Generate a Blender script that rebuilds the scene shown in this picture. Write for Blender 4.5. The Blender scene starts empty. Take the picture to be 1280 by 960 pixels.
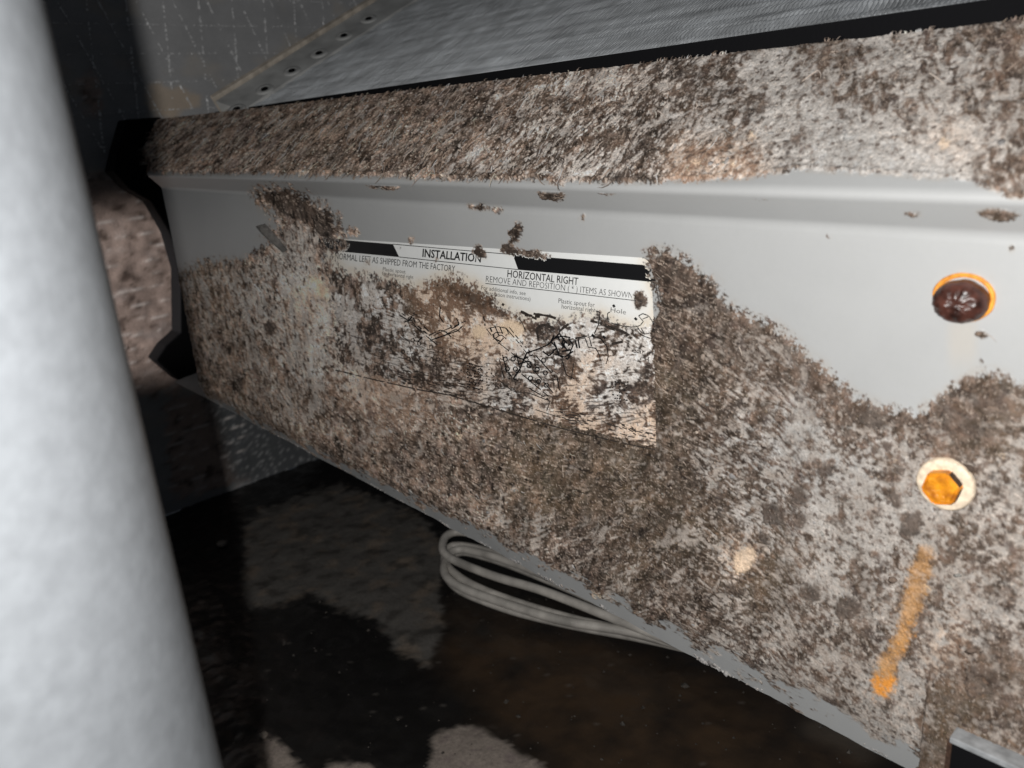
import bpy, bmesh, math, random
import numpy as np
from mathutils import Matrix, Vector

rng = np.random.default_rng(7)
random.seed(7)
S = bpy.context.scene
C = S.collection

# ------------------------------------------------------------------ camera
# World: X along the drain pan (to the right), Y away from the viewer, Z up.
# The lens sits at the origin; all sizes are metres.
FPX, CXP, CYP = 1012.0, 640.0, 480.0


def _basis():
    u = np.array([-350 - CXP, 230 - CYP, FPX]); u /= np.linalg.norm(u)
    v = np.array([892 - CXP, 3578 - CYP, FPX]); v -= u * (u @ v); v /= np.linalg.norm(v)
    n = np.cross(u, v)
    return np.array([-u, -n, -v])          # rows: world axes in lens axes (x right, y down, z forward)


RW = _basis()


def ray(px, py):
    return RW @ np.array([(px - CXP) / FPX, (py - CYP) / FPX, 1.0])


def onX(px, py, X): d = ray(px, py); return d * X / d[0]
def onY(px, py, Y): d = ray(px, py); return d * Y / d[1]
def onZ(px, py, Z): d = ray(px, py); return d * Z / d[2]


def ref_px(P):
    """where a point of the place stands in the survey photograph (used to look up the dirt survey)"""
    c = P @ RW
    z = np.maximum(c[..., 2], 1e-3)
    return CXP + FPX * c[..., 0] / z, CYP + FPX * c[..., 1] / z


cam_d = bpy.data.cameras.new('camera')
cam = bpy.data.objects.new('camera', cam_d)
C.objects.link(cam)
right, down, fwd = RW[:, 0], RW[:, 1], RW[:, 2]
M = Matrix(((right[0], -down[0], -fwd[0], 0), (right[1], -down[1], -fwd[1], 0), (right[2], -down[2], -fwd[2], 0), (0, 0, 0, 1)))
cam.matrix_world = M
cam_d.sensor_width = 36.0
cam_d.lens = 36.0 * FPX / 1280.0
cam_d.clip_start = 0.005
cam_d.clip_end = 20
cam_d.dof.use_dof = True
cam_d.dof.focus_distance = 0.33
cam_d.dof.aperture_fstop = 15.0
S.camera = cam

# ------------------------------------------------------------------ light
w = bpy.data.worlds.new('World'); S.world = w; w.use_nodes = True
w.node_tree.nodes['Background'].inputs[0].default_value = (0.75, 0.85, 1.0, 1)
w.node_tree.nodes['Background'].inputs[1].default_value = 0.026
S.view_settings.view_transform = 'Standard'
S.view_settings.look = 'None'
S.view_settings.exposure = 0.0
S.view_settings.gamma = 1.0


def lamp(name, kind, loc, energy, col, **kw):
    d = bpy.data.lights.new(name, kind); d.energy = energy; d.color = col
    for k, v_ in kw.items(): setattr(d, k, v_)
    o = bpy.data.objects.new(name, d); C.objects.link(o); o.location = loc
    return o


# the phone's flash, just beside the lens
lamp('camera_flash', 'POINT', tuple(-0.021 * right - 0.004 * down), 4.1, (1.0, 0.985, 0.96), shadow_soft_size=0.0022)
# added fill spot without a real source, brightens the wall strip beside the pipe
wall_fill = lamp('added_wall_fill', 'SPOT', (-0.62, -0.20, -0.08), 11.0, (1.0, 0.95, 0.92), shadow_soft_size=0.01, spot_size=math.radians(22), spot_blend=0.7)
wall_fill.rotation_euler = (Vector((-0.725, 0.22, -0.115)) - Vector(wall_fill.location)).to_track_quat('-Z', 'Y').to_euler()


# ------------------------------------------------------------------ numpy noise
class Noise:
    def __init__(self, seed):
        r = np.random.default_rng(seed)
        self.g = r.random((256, 256)).astype(np.float32)
        self.a = (r.random((256, 256)) * 2 * np.pi).astype(np.float32)
        self.jx = r.random((256, 256)).astype(np.float32)
        self.jy = r.random((256, 256)).astype(np.float32)

    def grad(self, x, y):
        xi = np.floor(x).astype(np.int64); yi = np.floor(y).astype(np.int64)
        xf = (x - xi).astype(np.float32); yf = (y - yi).astype(np.float32)
        sx = xf * xf * xf * (xf * (xf * 6 - 15) + 10); sy = yf * yf * yf * (yf * (yf * 6 - 15) + 10)

        def dt(i, j):
            a = self.a[(xi + i) & 255, (yi + j) & 255]
            return np.cos(a) * (xf - i) + np.sin(a) * (yf - j)
        a = dt(0, 0) * (1 - sx) + dt(1, 0) * sx
        b = dt(0, 1) * (1 - sx) + dt(1, 1) * sx
        return (a * (1 - sy) + b * sy) * 1.45      # roughly -1..1

    def fbm(self, x, y, o=3, gain=0.55):
        s = 0; amp = 1.0; tot = 0
        for k in range(o):
            s = s + amp * self.grad(x * 2.03 ** k + 17.3 * k, y * 2.03 ** k - 9.7 * k)
            tot += amp * amp; amp *= gain
        return s / math.sqrt(tot)

    def cell(self, x, y):
        """distance to nearest jittered point and a random value of that point"""
        xi = np.floor(x).astype(np.int64); yi = np.floor(y).astype(np.int64)
        best = np.full(x.shape, 9.0, np.float32); val = np.zeros(x.shape, np.float32)
        for i in (-1, 0, 1):
            for j in (-1, 0, 1):
                cx_, cy_ = (xi + i) & 255, (yi + j) & 255
                dx = xi + i + self.jx[cx_, cy_] - x; dy = yi + j + self.jy[cx_, cy_] - y
                d = (dx * dx + dy * dy).astype(np.float32)
                m = d < best
                best = np.where(m, d, best); val = np.where(m, self.g[cx_, cy_], val)
        return np.sqrt(best), val


def rank(n):                       # gaussian-ish noise (sd about 0.36) -> 0..1
    return 0.5 * (1 + np.tanh(n / 0.36 * 0.80))


def sstep(a, b, x):
    t = np.clip((x - a) / (b - a), 0, 1)
    return t * t * (3 - 2 * t)


def mix(a, b, t):
    return a + (b - a) * t


def mixc(a, b, t):
    return a + (np.asarray(b, np.float32) - a) * t[..., None]


N = [Noise(100 + i) for i in range(14)]

# ------------------------------------------------------------------ materials
def nt(name):
    m = bpy.data.materials.new(name); m.use_nodes = True
    t = m.node_tree; b = t.nodes['Principled BSDF']
    return m, t, b


def plain(name, col, rough=0.5, metal=0.0, spec=0.5, noise=0.0, nscale=300, bump=0.0, bscale=800):
    m, t, b = nt(name)
    b.inputs['Base Color'].default_value = (*col, 1); b.inputs['Roughness'].default_value = rough
    b.inputs['Metallic'].default_value = metal; b.inputs['Specular IOR Level'].default_value = spec
    tc = t.nodes.new('ShaderNodeTexCoord')
    if noise:
        n = t.nodes.new('ShaderNodeTexNoise'); n.inputs['Scale'].default_value = nscale; n.inputs['Detail'].default_value = 5
        t.links.new(tc.outputs['Object'], n.inputs['Vector'])
        r = t.nodes.new('ShaderNodeValToRGB')
        r.color_ramp.elements[0].position = 0.3; r.color_ramp.elements[1].position = 0.7
        r.color_ramp.elements[0].color = (*[c * (1 - noise) for c in col], 1)
        r.color_ramp.elements[1].color = (*[min(1, c * (1 + noise)) for c in col], 1)
        t.links.new(n.outputs['Fac'], r.inputs[0]); t.links.new(r.outputs[0], b.inputs['Base Color'])
    if bump:
        n2 = t.nodes.new('ShaderNodeTexNoise'); n2.inputs['Scale'].default_value = bscale; n2.inputs['Detail'].default_value = 4
        t.links.new(tc.outputs['Object'], n2.inputs['Vector'])
        bp = t.nodes.new('ShaderNodeBump'); bp.inputs['Strength'].default_value = bump; bp.inputs['Distance'].default_value = 0.0006
        t.links.new(n2.outputs['Fac'], bp.inputs['Height']); t.links.new(bp.outputs[0], b.inputs['Normal'])
    return m


def painted(name, rough_clean, rough_dirt, bump=0.5, bscale=1400, spec=0.45, fine=0.32):
    """colour comes from the 'tone' attribute of the mesh (its stains), roughness and fine relief from 'grime'"""
    m, t, b = nt(name)
    ca = t.nodes.new('ShaderNodeAttribute'); ca.attribute_name = 'tone'
    ga = t.nodes.new('ShaderNodeAttribute'); ga.attribute_name = 'grime'
    tc = t.nodes.new('ShaderNodeTexCoord')
    n = t.nodes.new('ShaderNodeTexNoise'); n.inputs['Scale'].default_value = bscale; n.inputs['Detail'].default_value = 5
    n.inputs['Roughness'].default_value = 0.65
    t.links.new(tc.outputs['Object'], n.inputs['Vector'])
    mr = t.nodes.new('ShaderNodeMapRange'); mr.inputs['From Min'].default_value = 0.25; mr.inputs['From Max'].default_value = 0.75
    mr.inputs['To Min'].default_value = 1 - fine; mr.inputs['To Max'].default_value = 1 + fine
    t.links.new(n.outputs['Fac'], mr.inputs[0])
    f1 = t.nodes.new('ShaderNodeMix'); f1.data_type = 'FLOAT'
    f1.inputs[2].default_value = 1.0
    t.links.new(ga.outputs['Fac'], f1.inputs[0]); t.links.new(mr.outputs[0], f1.inputs[3])
    vm = t.nodes.new('ShaderNodeVectorMath'); vm.operation = 'SCALE'
    t.links.new(ca.outputs['Color'], vm.inputs[0]); t.links.new(f1.outputs[0], vm.inputs['Scale'])
    t.links.new(vm.outputs[0], b.inputs['Base Color'])
    rr = t.nodes.new('ShaderNodeMapRange'); rr.inputs['To Min'].default_value = rough_clean; rr.inputs['To Max'].default_value = rough_dirt
    t.links.new(ga.outputs['Fac'], rr.inputs[0]); t.links.new(rr.outputs[0], b.inputs['Roughness'])
    sp = t.nodes.new('ShaderNodeMapRange'); sp.inputs['To Min'].default_value = spec; sp.inputs['To Max'].default_value = 0.2
    t.links.new(ga.outputs['Fac'], sp.inputs[0]); t.links.new(sp.outputs[0], b.inputs['Specular IOR Level'])
    bp = t.nodes.new('ShaderNodeBump'); bp.inputs['Distance'].default_value = 0.0005
    ms = t.nodes.new('ShaderNodeMapRange'); ms.inputs['To Min'].default_value = 0.02; ms.inputs['To Max'].default_value = bump
    t.links.new(ga.outputs['Fac'], ms.inputs[0]); t.links.new(ms.outputs[0], bp.inputs['Strength'])
    t.links.new(n.outputs['Fac'], bp.inputs['Height']); t.links.new(bp.outputs[0], b.inputs['Normal'])
    return m


M_PAN = painted('stained_grey_paint', 0.36, 0.95, 0.6)
M_LABEL = painted('stained_label_paper', 0.42, 0.9, 0.35)
M_DIRT = painted('loose_dirt', 0.9, 0.95, 0.5)
M_FLOOR = painted('stained_concrete', 0.22, 0.85, 0.7, 500, 0.5)
M_WALL = painted('dusty_foil_board', 0.38, 0.9, 0.5, 900, 0.5)
M_INK = plain('black_print_ink', (0.008, 0.008, 0.009), 0.4)
M_INKBROWN = plain('faded_print_ink', (0.035, 0.027, 0.022), 0.6, noise=0.4, nscale=900)
M_BLACK = plain('black_gap_shade', (0.006, 0.006, 0.007), 0.9, spec=0.1, bump=0.4, bscale=600)
M_BLACKP = plain('black_shade', (0.005, 0.005, 0.006), 0.7, spec=0.15)
M_PIPE = plain('pale_plastic_pipe', (0.160, 0.170, 0.182), 0.5, spec=0.3, noise=0.10, nscale=230, bump=0.12, bscale=500)
M_CABLE = plain('white_cable_sheath', (0.50, 0.47, 0.43), 0.45, noise=0.35, nscale=70, bump=.15, bscale=300)
M_FIN = plain('dull_aluminium_fin', (0.60, 0.625, 0.65), 0.5, metal=0.3, noise=0.28, nscale=60)
M_SHEET = plain('galvanised_tube_sheet', (0.50, 0.50, 0.485), 0.5, metal=0.1, noise=0.25, nscale=60, bump=0.2)
M_EDGE = plain('dusty_metal_edge', (0.42, 0.37, 0.31), 0.7, noise=0.3, nscale=150)
M_THREAD = plain('glass_scrim_thread', (0.95, 0.95, 0.95), 0.3, noise=0.3, nscale=400)
M_RIM = plain('bright_orange_rust', (0.80, 0.30, 0.035), 0.6, noise=0.35, nscale=500, bump=0.4)
M_KNOB = plain('wet_brown_rust', (0.060, 0.022, 0.016), 0.34, spec=0.5, noise=0.7, nscale=350, bump=0.8, bscale=420)
M_WASHER = plain('dusty_zinc_washer', (0.80, 0.66, 0.50), 0.55, noise=0.25, nscale=500, bump=0.5)
M_HEX = plain('orange_rusted_screw', (0.86, 0.26, 0.012), 0.42, noise=0.5, nscale=330, bump=0.8)
M_HEXDARK = plain('dark_rust_and_shade', (0.06, 0.03, 0.018), 0.8, noise=0.5, nscale=600, bump=0.7)
M_PORT = plain('worn_grey_rim', (0.30, 0.31, 0.32), 0.5, noise=0.35, nscale=250)
M_STONE = plain('pale_grit', (0.30, 0.26, 0.22), 0.8, noise=0.4, nscale=300, bump=0.5)


# ------------------------------------------------------------------ object helpers
def empty(name, loc, label=None, cat=None, group=None):
    o = bpy.data.objects.new(name, None); C.objects.link(o); o.location = loc
    o.empty_display_size = 0.02
    if label: o['label'] = label
    if cat: o['category'] = cat
    if group: o['group'] = group
    return o


def link(name, me, mat, parent=None, kind=None, label=None, cat=None):
    o = bpy.data.objects.new(name, me); C.objects.link(o)
    if mat: me.materials.append(mat)
    if parent is not None:
        o.parent = parent
        off = Vector(parent.location)
        if parent.parent is not None: off = off + Vector(parent.parent.location)
        o.location = -off          # meshes are written in world coordinates
    if kind: o['kind'] = kind
    if label: o['label'] = label
    if cat: o['category'] = cat
    return o


def raw_mesh(name, V, F, smooth=True, tone=None, grime=None):
    V = np.asarray(V, np.float32); F = np.asarray(F, np.int32)
    me = bpy.data.meshes.new(name)
    me.vertices.add(len(V)); me.vertices.foreach_set('co', V.ravel())
    k = F.shape[1]
    me.loops.add(F.size); me.loops.foreach_set('vertex_index', F.ravel())
    me.polygons.add(len(F))
    me.polygons.foreach_set('loop_start', np.arange(0, F.size, k, dtype=np.int32))
    me.update(calc_edges=True)
    me.polygons.foreach_set('use_smooth', np.full(len(F), smooth))
    if tone is not None:
        a = me.attributes.new('tone', 'FLOAT_COLOR', 'POINT')
        t = np.ones((len(V), 4), np.float32); t[:, :3] = np.clip(tone, 0.002, 0.9)
        a.data.foreach_set('color', t.ravel())
    if grime is not None:
        a = me.attributes.new('grime', 'FLOAT', 'POINT'); a.data.foreach_set('value', np.asarray(grime, np.float32))
    me.validate()
    return me


def grid_faces(nr, nc, keep=None):
    i = np.arange(nr * nc).reshape(nr, nc)
    F = np.stack([i[:-1, :-1], i[1:, :-1], i[1:, 1:], i[:-1, 1:]], -1)
    if keep is not None: F = F[keep]
    return F.reshape(-1, 4)


def bm_obj(name, bm, mat, parent=None, smooth=False, bevel=0.0, **kw):
    if bevel: bmesh.ops.bevel(bm, geom=bm.edges[:], offset=bevel, segments=2, affect='EDGES', profile=0.6)
    me = bpy.data.meshes.new(name); bm.to_mesh(me); bm.free()
    for p in me.polygons: p.use_smooth = smooth
    return link(name, me, mat, parent, **kw)


def tube(pts, r, seg=10, closed=False):
    P = np.asarray(pts, float); n = len(P)
    T = (np.roll(P, -1, 0) - np.roll(P, 1, 0)) if closed else np.gradient(P, axis=0)
    T /= np.linalg.norm(T, axis=1)[:, None]
    up = np.array([0, 0, 1.0]); V = []
    for p, t in zip(P, T):
        a = np.cross(t, up); a /= (np.linalg.norm(a) + 1e-9); b = np.cross(a, t)
        for k in range(seg):
            th = 2 * math.pi * k / seg
            V.append(p + r * (math.cos(th) * a + math.sin(th) * b))
    F = []
    for i in range(n if closed else n - 1):
        j = (i + 1) % n
        for k in range(seg):
            l = (k + 1) % seg
            F.append((i * seg + k, i * seg + l, j * seg + l, j * seg + k))
    return np.array(V), np.array(F)


def spline(pts, n=80, closed=False):
    P = np.asarray(pts, float); m = len(P)
    out = []
    segs = m if closed else m - 1
    for i in range(segs):
        if closed: p0, p1, p2, p3 = P[(i - 1) % m], P[i], P[(i + 1) % m], P[(i + 2) % m]
        else: p0, p1, p2, p3 = P[max(i - 1, 0)], P[i], P[i + 1], P[min(i + 2, m - 1)]
        k = max(3, n // segs)
        for t in np.linspace(0, 1, k, endpoint=False):
            out.append(0.5 * (2 * p1 + (p2 - p0) * t + (2 * p0 - 5 * p1 + 4 * p2 - p3) * t * t + (3 * p1 - p0 - 3 * p2 + p3) * t ** 3))
    if not closed: out.append(P[-1])
    return np.array(out)


# ------------------------------------------------------------------ dirt survey (what lies where on the pan)
# rows: x, y, cover of brown dirt, pale residue on the paint, warmth of the residue, tan patch
LEDGE = np.array([
    (200, 180, .93, .2, .2, .1), (300, 170, .90, .3, .3, .1), (270, 195, .85, .4, .3, 0), (400, 160, .86, .4, .3, .2), (500, 150, .86, .4, .3, .1), (500, 195, .80, .5, .3, .1),
    (600, 140, .82, .5, .3, .1), (600, 200, .66, .7, .2, .1), (700, 125, .62, .9, .5, .2), (700, 190, .66, .7, .3, .1), (760, 112, .60, .9, .5, .1),
    (760, 200, .60, .7, .3, .1), (800, 180, .58, .7, .3, .1), (840, 100, .62, .9, .4, .1), (900, 85, .62, .7, .3, .1), (880, 150, .66, .6, .4, .2), (870, 200, .60, .8, .9, .3),
    (930, 200, .45, .9, .9, .3), (960, 100, .36, .7, .1, 0), (960, 150, .42, .7, .3, 0), (1040, 85, .72, .7, .3, .1), (1080, 115, .62, .7, .2, .1), (1035, 150, .18, .6, .05, 0), (1000, 185, .30, .7, .2, 0),
    (1100, 200, .10, .5, .1, 0), (1120, 145, .42, .8, .2, 0), (1160, 100, .40, .9, .2, 0), (1180, 180, .22, .9, .8, 0), (1240, 120, .66, .8, .3, .1), (1250, 175, .55, .9, .4, .1), (1270, 60, .75, .7, .3, .1),
    (1200, 70, .55, .8, .2, 0), (1110, 60, .45, .8, .2, 0), (1265, 230, .60, .8, .4, .1), (1040, 215, .05, .3, 0, 0), (1160, 225, .05, .3, .1, 0), (1400, 150, .6, .8, .3, .1)])
FACE = np.array([
    (240, 350, .45, .4, .2, .3), (270, 385, .72, .6, .2, .2), (260, 440, .80, .4, .2, .1), (300, 360, .48, .8, .3, .3), (330, 340, .46, .8, .2, .1), (345, 305, .30, 1, .1, 0), (370, 345, .12, 1, .3, 0),
    (375, 260, .93, .4, .2, 0), (400, 265, .80, .9, .2, 0), (340, 245, .85, .5, .1, .2), (385, 312, .32, 1, .2, 0), (392, 362, .06, 1, 1, 0), (400, 395, .22, 1, .6, 0), (415, 415, .25, 1, .5, 0), (350, 400, .36, 1, .5, .1), (330, 430, .52, .8, .4, .2),
    (290, 455, .74, .6, .3, .2), (320, 485, .74, .6, .3, .2), (365, 440, .38, .9, .5, .1), (405, 440, .28, 1, .4, 0), (380, 490, .60, .7, .4, .2), (430, 480, .42, .9, .6, .1), (470, 490, .36, .9, .9, .1),
    (500, 525, .80, .5, .6, .2), (430, 535, .84, .5, .3, .1), (520, 495, .48, .9, .7, .1), (560, 540, .78, .8, .3, .1), (600, 565, .86, .5, .2, .2), (580, 600, .84, .5, .2, .1), (520, 590, .80, .5, .2, .1),
    (650, 600, .84, .5, .3, .6), (700, 625, .86, .4, .2, .9), (640, 635, .72, .7, .2, .2), (690, 665, .58, .8, .05, .1), (740, 600, .86, .4, .2, .2), (760, 565, .86, .5, .4, .5), (775, 600, .86, .5, .3, .9), (780, 650, .74, .8, .2, .3),
    (740, 690, .76, .6, .3, .1), (720, 695, .60, .8, .1, 0), (800, 700, .62, .8, .3, .5), (790, 620, .78, .8, .3, .6), (830, 600, .68, .5, .2, .4), (850, 560, .72, .4, .2, .3), (850, 480, .78, .5, .3, .6),
    (860, 420, .92, .3, .1, .1), (845, 370, .96, .3, .1, .1), (890, 395, .82, .3, .05, .1), (870, 400, .7, .5, 0, .1), (870, 445, .82, .5, .3, .3), (920, 430, .70, .3, .05, .1), (920, 500, .58, .3, .1, .2), (960, 480, .56, .3, .05, .1),
    (900, 560, .52, .1, .05, .1), (950, 560, .46, .05, .05, 0), (980, 440, .62, .3, .05, .1), (1010, 480, .52, .3, .05, .1), (1000, 530, .34, .1, .05, 0), (1040, 500, .58, .3, .05, 0), (1080, 530, .66, .4, .1, .1), (1060, 580, .34, .2, .05, 0),
    (1000, 600, .46, .1, .05, 0), (960, 640, .46, .3, .1, .1), (900, 620, .54, .2, .1, .2), (860, 660, .66, .5, .3, .6), (880, 720, .60, .8, .3, .4), (930, 700, .15, 1, 1, .6), (955, 720, .75, .7, .5, .9), (1000, 700, .40, .7, .2, .2),
    (1050, 650, .24, .6, .05, .05), (1050, 720, .36, .7, .1, .2), (1100, 640, .26, .6, .1, .05), (1100, 700, .34, .6, .15, .05), (1100, 540, .50, .4, .1, .05), (1140, 520, .66, .5, .1, .05), (1130, 580, .42, .6, .15, .1),
    (1200, 540, .72, .6, .15, .1), (1250, 560, .50, .7, .3, .3), (1260, 500, .70, .6, .1, .2), (1215, 490, .62, .6, .1, .1), (1240, 620, .42, .8, .2, .1), (1260, 680, .45, .8, .3, .1), (1200, 700, .48, .8, .2, .2),
    (1225, 755, .55, .8, .3, .1), (1190, 800, .42, .9, .7, .1), (1240, 850, .72, .7, .4, .2), (1265, 770, .28, .8, .15, 0), (1140, 760, .52, .8, .2, .1), (1060, 780, .52, .8, .3, .1), (1000, 780, .48, .8, .3, .1), (950, 760, .56, .8, .3, .3),
    (900, 760, .62, .7, .3, .1), (850, 740, .64, .7, .2, .1), (920, 800, .42, .8, .05, 0), (840, 765, .68, .7, .2, .1), (1050, 840, .52, .8, .3, .1), (1110, 850, .35, .8, .4, .1), (1110, 890, .18, .8, .3, .1), (1200, 900, .84, .6, .4, .5), (1265, 905, .62, .8, .5, .1), (1220, 950, .9, .5, .3, .3)])
LABEL = np.array([
    (450, 365, .48, .6, .3, .1), (480, 395, .52, .4, .1, .1), (440, 430, .55, .8, .2, .1), (430, 400, .5, .8, .1, 0), (540, 385, .46, .7, .8, .6), (600, 370, .84, .4, .5, .3), (625, 385, .74, .4, .4, .1), (560, 410, .48, .7, 1, .3), (580, 358, .7, .5, .6, .5),
    (605, 412, .28, .8, 1, .1), (650, 412, .18, .7, .8, 0), (520, 430, .66, .5, .2, .1), (540, 460, .74, .7, .3, .1), (480, 440, .56, .6, .15, .1), (600, 470, .64, .7, .5, .1), (660, 440, .42, .5, .3, .1), (680, 465, .42, .4, .2, 0), (690, 410, .5, .3, .0, 0),
    (750, 450, .42, .6, .6, .1), (720, 485, .56, .8, .8, .1), (690, 425, .38, .3, .1, 0), (800, 440, .42, .4, .1, 0), (800, 475, .44, .6, .2, .1), (760, 490, .46, .4, .05, 0), (820, 510, .34, .9, .6, 0), (680, 515, .50, .8, .5, .1),
    (740, 535, .50, .9, .6, .1), (640, 490, .40, .5, .1, 0), (800, 545, .38, .9, .6, 0), (580, 490, .72, .7, .4, .1), (700, 545, .55, .8, .6, .1), (440, 465, .5, .9, .4, 0), (760, 405, .32, .5, .1, 0), (800, 400, .08, .3, .3, 0), (730, 408, .5, .4, .1, .1), (400, 303, .30, .4, .2, .1), (424, 296, .93, .4, .2, .1), (428, 312, .9, .4, .2, .1), (404, 318, .6, .8, .2, 0), (600, 315, .97, .4, .2, .1), (655, 316, .97, .4, .3, .1), (636, 311, .97, .4, .3, .1), (515, 301, .95, .4, .4, .3), (800, 377, .95, .4, .3, .1), (545, 326, .9, .4, .8, .3), (460, 328, .9, .3, .1, 0)])


def survey(T, sig=24.0):
    gx = np.arange(0, 1480, 8.0); gy = np.arange(-40, 1100, 8.0)
    X, Y = np.meshgrid(gx, gy)
    W = np.zeros(X.shape); out = np.zeros(X.shape + (4,))
    for r_ in T:
        d2 = (X - r_[0]) ** 2 + (Y - r_[1]) ** 2
        w_ = np.exp(-d2 / (2 * sig * sig)) + 1e-4 / (1 + (d2 / 3600.0) ** 2)
        W += w_; out += w_[..., None] * r_[2:6]
    return (out / W[..., None]).astype(np.float32)


SV = {'ledge': survey(LEDGE), 'face': survey(FACE), 'label': survey(LABEL, 18.0)}


def look(img, px, py, x0=0.0, y0=-40.0, st=8.0):
    h, w_ = img.shape[:2]
    fx = np.clip((px - x0) / st, 0, w_ - 1.001); fy = np.clip((py - y0) / st, 0, h - 1.001)
    ix = fx.astype(np.int64); iy = fy.astype(np.int64); tx = (fx - ix)[..., None]; ty = (fy - iy)[..., None]
    if img.ndim == 2: img = img[..., None]
    r_ = (img[iy, ix] * (1 - tx) + img[iy, ix + 1] * tx) * (1 - ty) + (img[iy + 1, ix] * (1 - tx) + img[iy + 1, ix + 1] * tx) * ty
    return r_


def region(polys, blur=3.0):
    """soft inside/outside field of survey outlines (grid step 2)"""
    gx = np.arange(0, 1480, 2.0); gy = np.arange(-40, 1100, 2.0)
    X, Y = np.meshgrid(gx, gy); R = np.zeros(X.shape, bool)
    for P in polys:
        ins = np.zeros(X.shape, bool); m = len(P)
        for i in range(m):
            (x1, y1), (x2, y2) = P[i], P[(i + 1) % m]
            if y1 == y2: continue
            c = ((y1 > Y) != (y2 > Y)) & (X < (x2 - x1) * (Y - y1) / (y2 - y1) + x1)
            ins ^= c
        R |= ins
    k = int(3 * blur) + 1; g = np.exp(-0.5 * (np.arange(-k, k + 1) / blur) ** 2); g /= g.sum()
    A = R.astype(float)
    A = np.apply_along_axis(lambda v_: np.convolve(v_, g, 'same'), 0, A)
    A = np.apply_along_axis(lambda v_: np.convolve(v_, g, 'same'), 1, A)
    return A.astype(np.float32)


def blob(cx_, cy_, rx, ry, rot=0.0, n=14, seed=0):
    r_ = random.Random(seed * 97 + int(cx_)); P = []
    for k in range(n):
        a = 2 * math.pi * k / n; s = r_.uniform(0.7, 1.2)
        x, y = rx * s * math.cos(a), ry * s * math.sin(a)
        P.append((cx_ + x * math.cos(rot) - y * math.sin(rot), cy_ + x * math.sin(rot) + y * math.cos(rot)))
    return P


DIRTY_FACE = [
    [(150, 345), (236, 338), (262, 322), (285, 330), (312, 322), (334, 306), (322, 284), (338, 292), (350, 300), (352, 285), (345, 268), (322, 258), (308, 236), (345, 231), (385, 243), (418, 266), (432, 288), (424, 308), (400, 314),
     (412, 330), (436, 346), (450, 342), (470, 345), (500, 352), (520, 362), (540, 352), (556, 342), (575, 346), (600, 360), (628, 384), (645, 396), (664, 402), (700, 402), (730, 398), (745, 386), (760, 400), (790, 412), (812, 408), (824, 398), (822, 370), (812, 340), (802, 318), (812, 309), (836, 312), (862, 326), (880, 345),
     (896, 352), (902, 374), (932, 394), (962, 402), (988, 420), (1004, 442), (1036, 464), (1058, 488), (1078, 500), (1104, 508), (1130, 516), (1156, 516), (1172, 496), (1196, 482), (1216, 466), (1240, 462), (1262, 474), (1300, 490), (1480, 500), (1480, 1090), (100, 1090)],
    blob(480, 231, 22, 6, .1, seed=1), blob(690, 241, 17, 9, .2, seed=2), blob(752, 237, 20, 5, .2, seed=3), blob(600, 259, 18, 4, .1, seed=4), blob(622, 262, 8, 4, seed=5),
    blob(646, 289, 9, 15, .3, seed=6), blob(636, 311, 12, 8, .3, seed=7), blob(668, 318, 22, 5, .15, seed=8), blob(600, 315, 11, 8, .4, seed=9), blob(515, 301, 4, 5, seed=10), blob(727, 272, 4, 4.5, seed=11),
    blob(800, 375, 10, 12, .2, seed=12), blob(500, 310, 4, 2, .6, seed=13), blob(414, 302, 22, 14, .3, seed=34), blob(1228, 420, 8, 5, .2, seed=14), blob(1226, 452, 3, 3, seed=15), blob(1250, 268, 30, 7, .05, seed=16), blob(955, 247, 14, 3, seed=17), blob(1140, 268, 14, 3, seed=18),
    blob(1239, 347, 3.2, 3.2, seed=19), blob(1264, 311, 3.5, 3.5, seed=20), blob(1018, 377, 1.8, 1.8, seed=21), blob(1035, 295, 3, 2.5, seed=22), blob(595, 276, 1.8, 1.8, seed=23), blob(498, 264, 1.8, 1.8, seed=24), blob(850, 262, 5, 1.6, seed=25), blob(545, 325, 3, 4, .3, seed=26), blob(460, 327, 4, 5, .3, seed=27),
    blob(1090, 330, 1.6, 1.6, seed=28), blob(895, 300, 2, 2, seed=29), blob(780, 300, 1.5, 1.5, seed=30), blob(1000, 345, 1.4, 1.4, seed=31), blob(440, 290, 10, 6, .3, seed=33)]
R_FACE = np.maximum(region(DIRTY_FACE[:1], 5.0), region(DIRTY_FACE[1:], 1.3))
LIPLINE = [(100, 140), (130, 214), (200, 216), (300, 217), (480, 221), (600, 226), (680, 226), (700, 232), (715, 226), (780, 230), (880, 226), (940, 222), (1000, 212), (1060, 216), (1110, 218), (1160, 222), (1200, 224), (1230, 232), (1260, 246), (1480, 250), (1480, -30), (100, -30)]
R_LEDGE = region([LIPLINE], 2.0)
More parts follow.
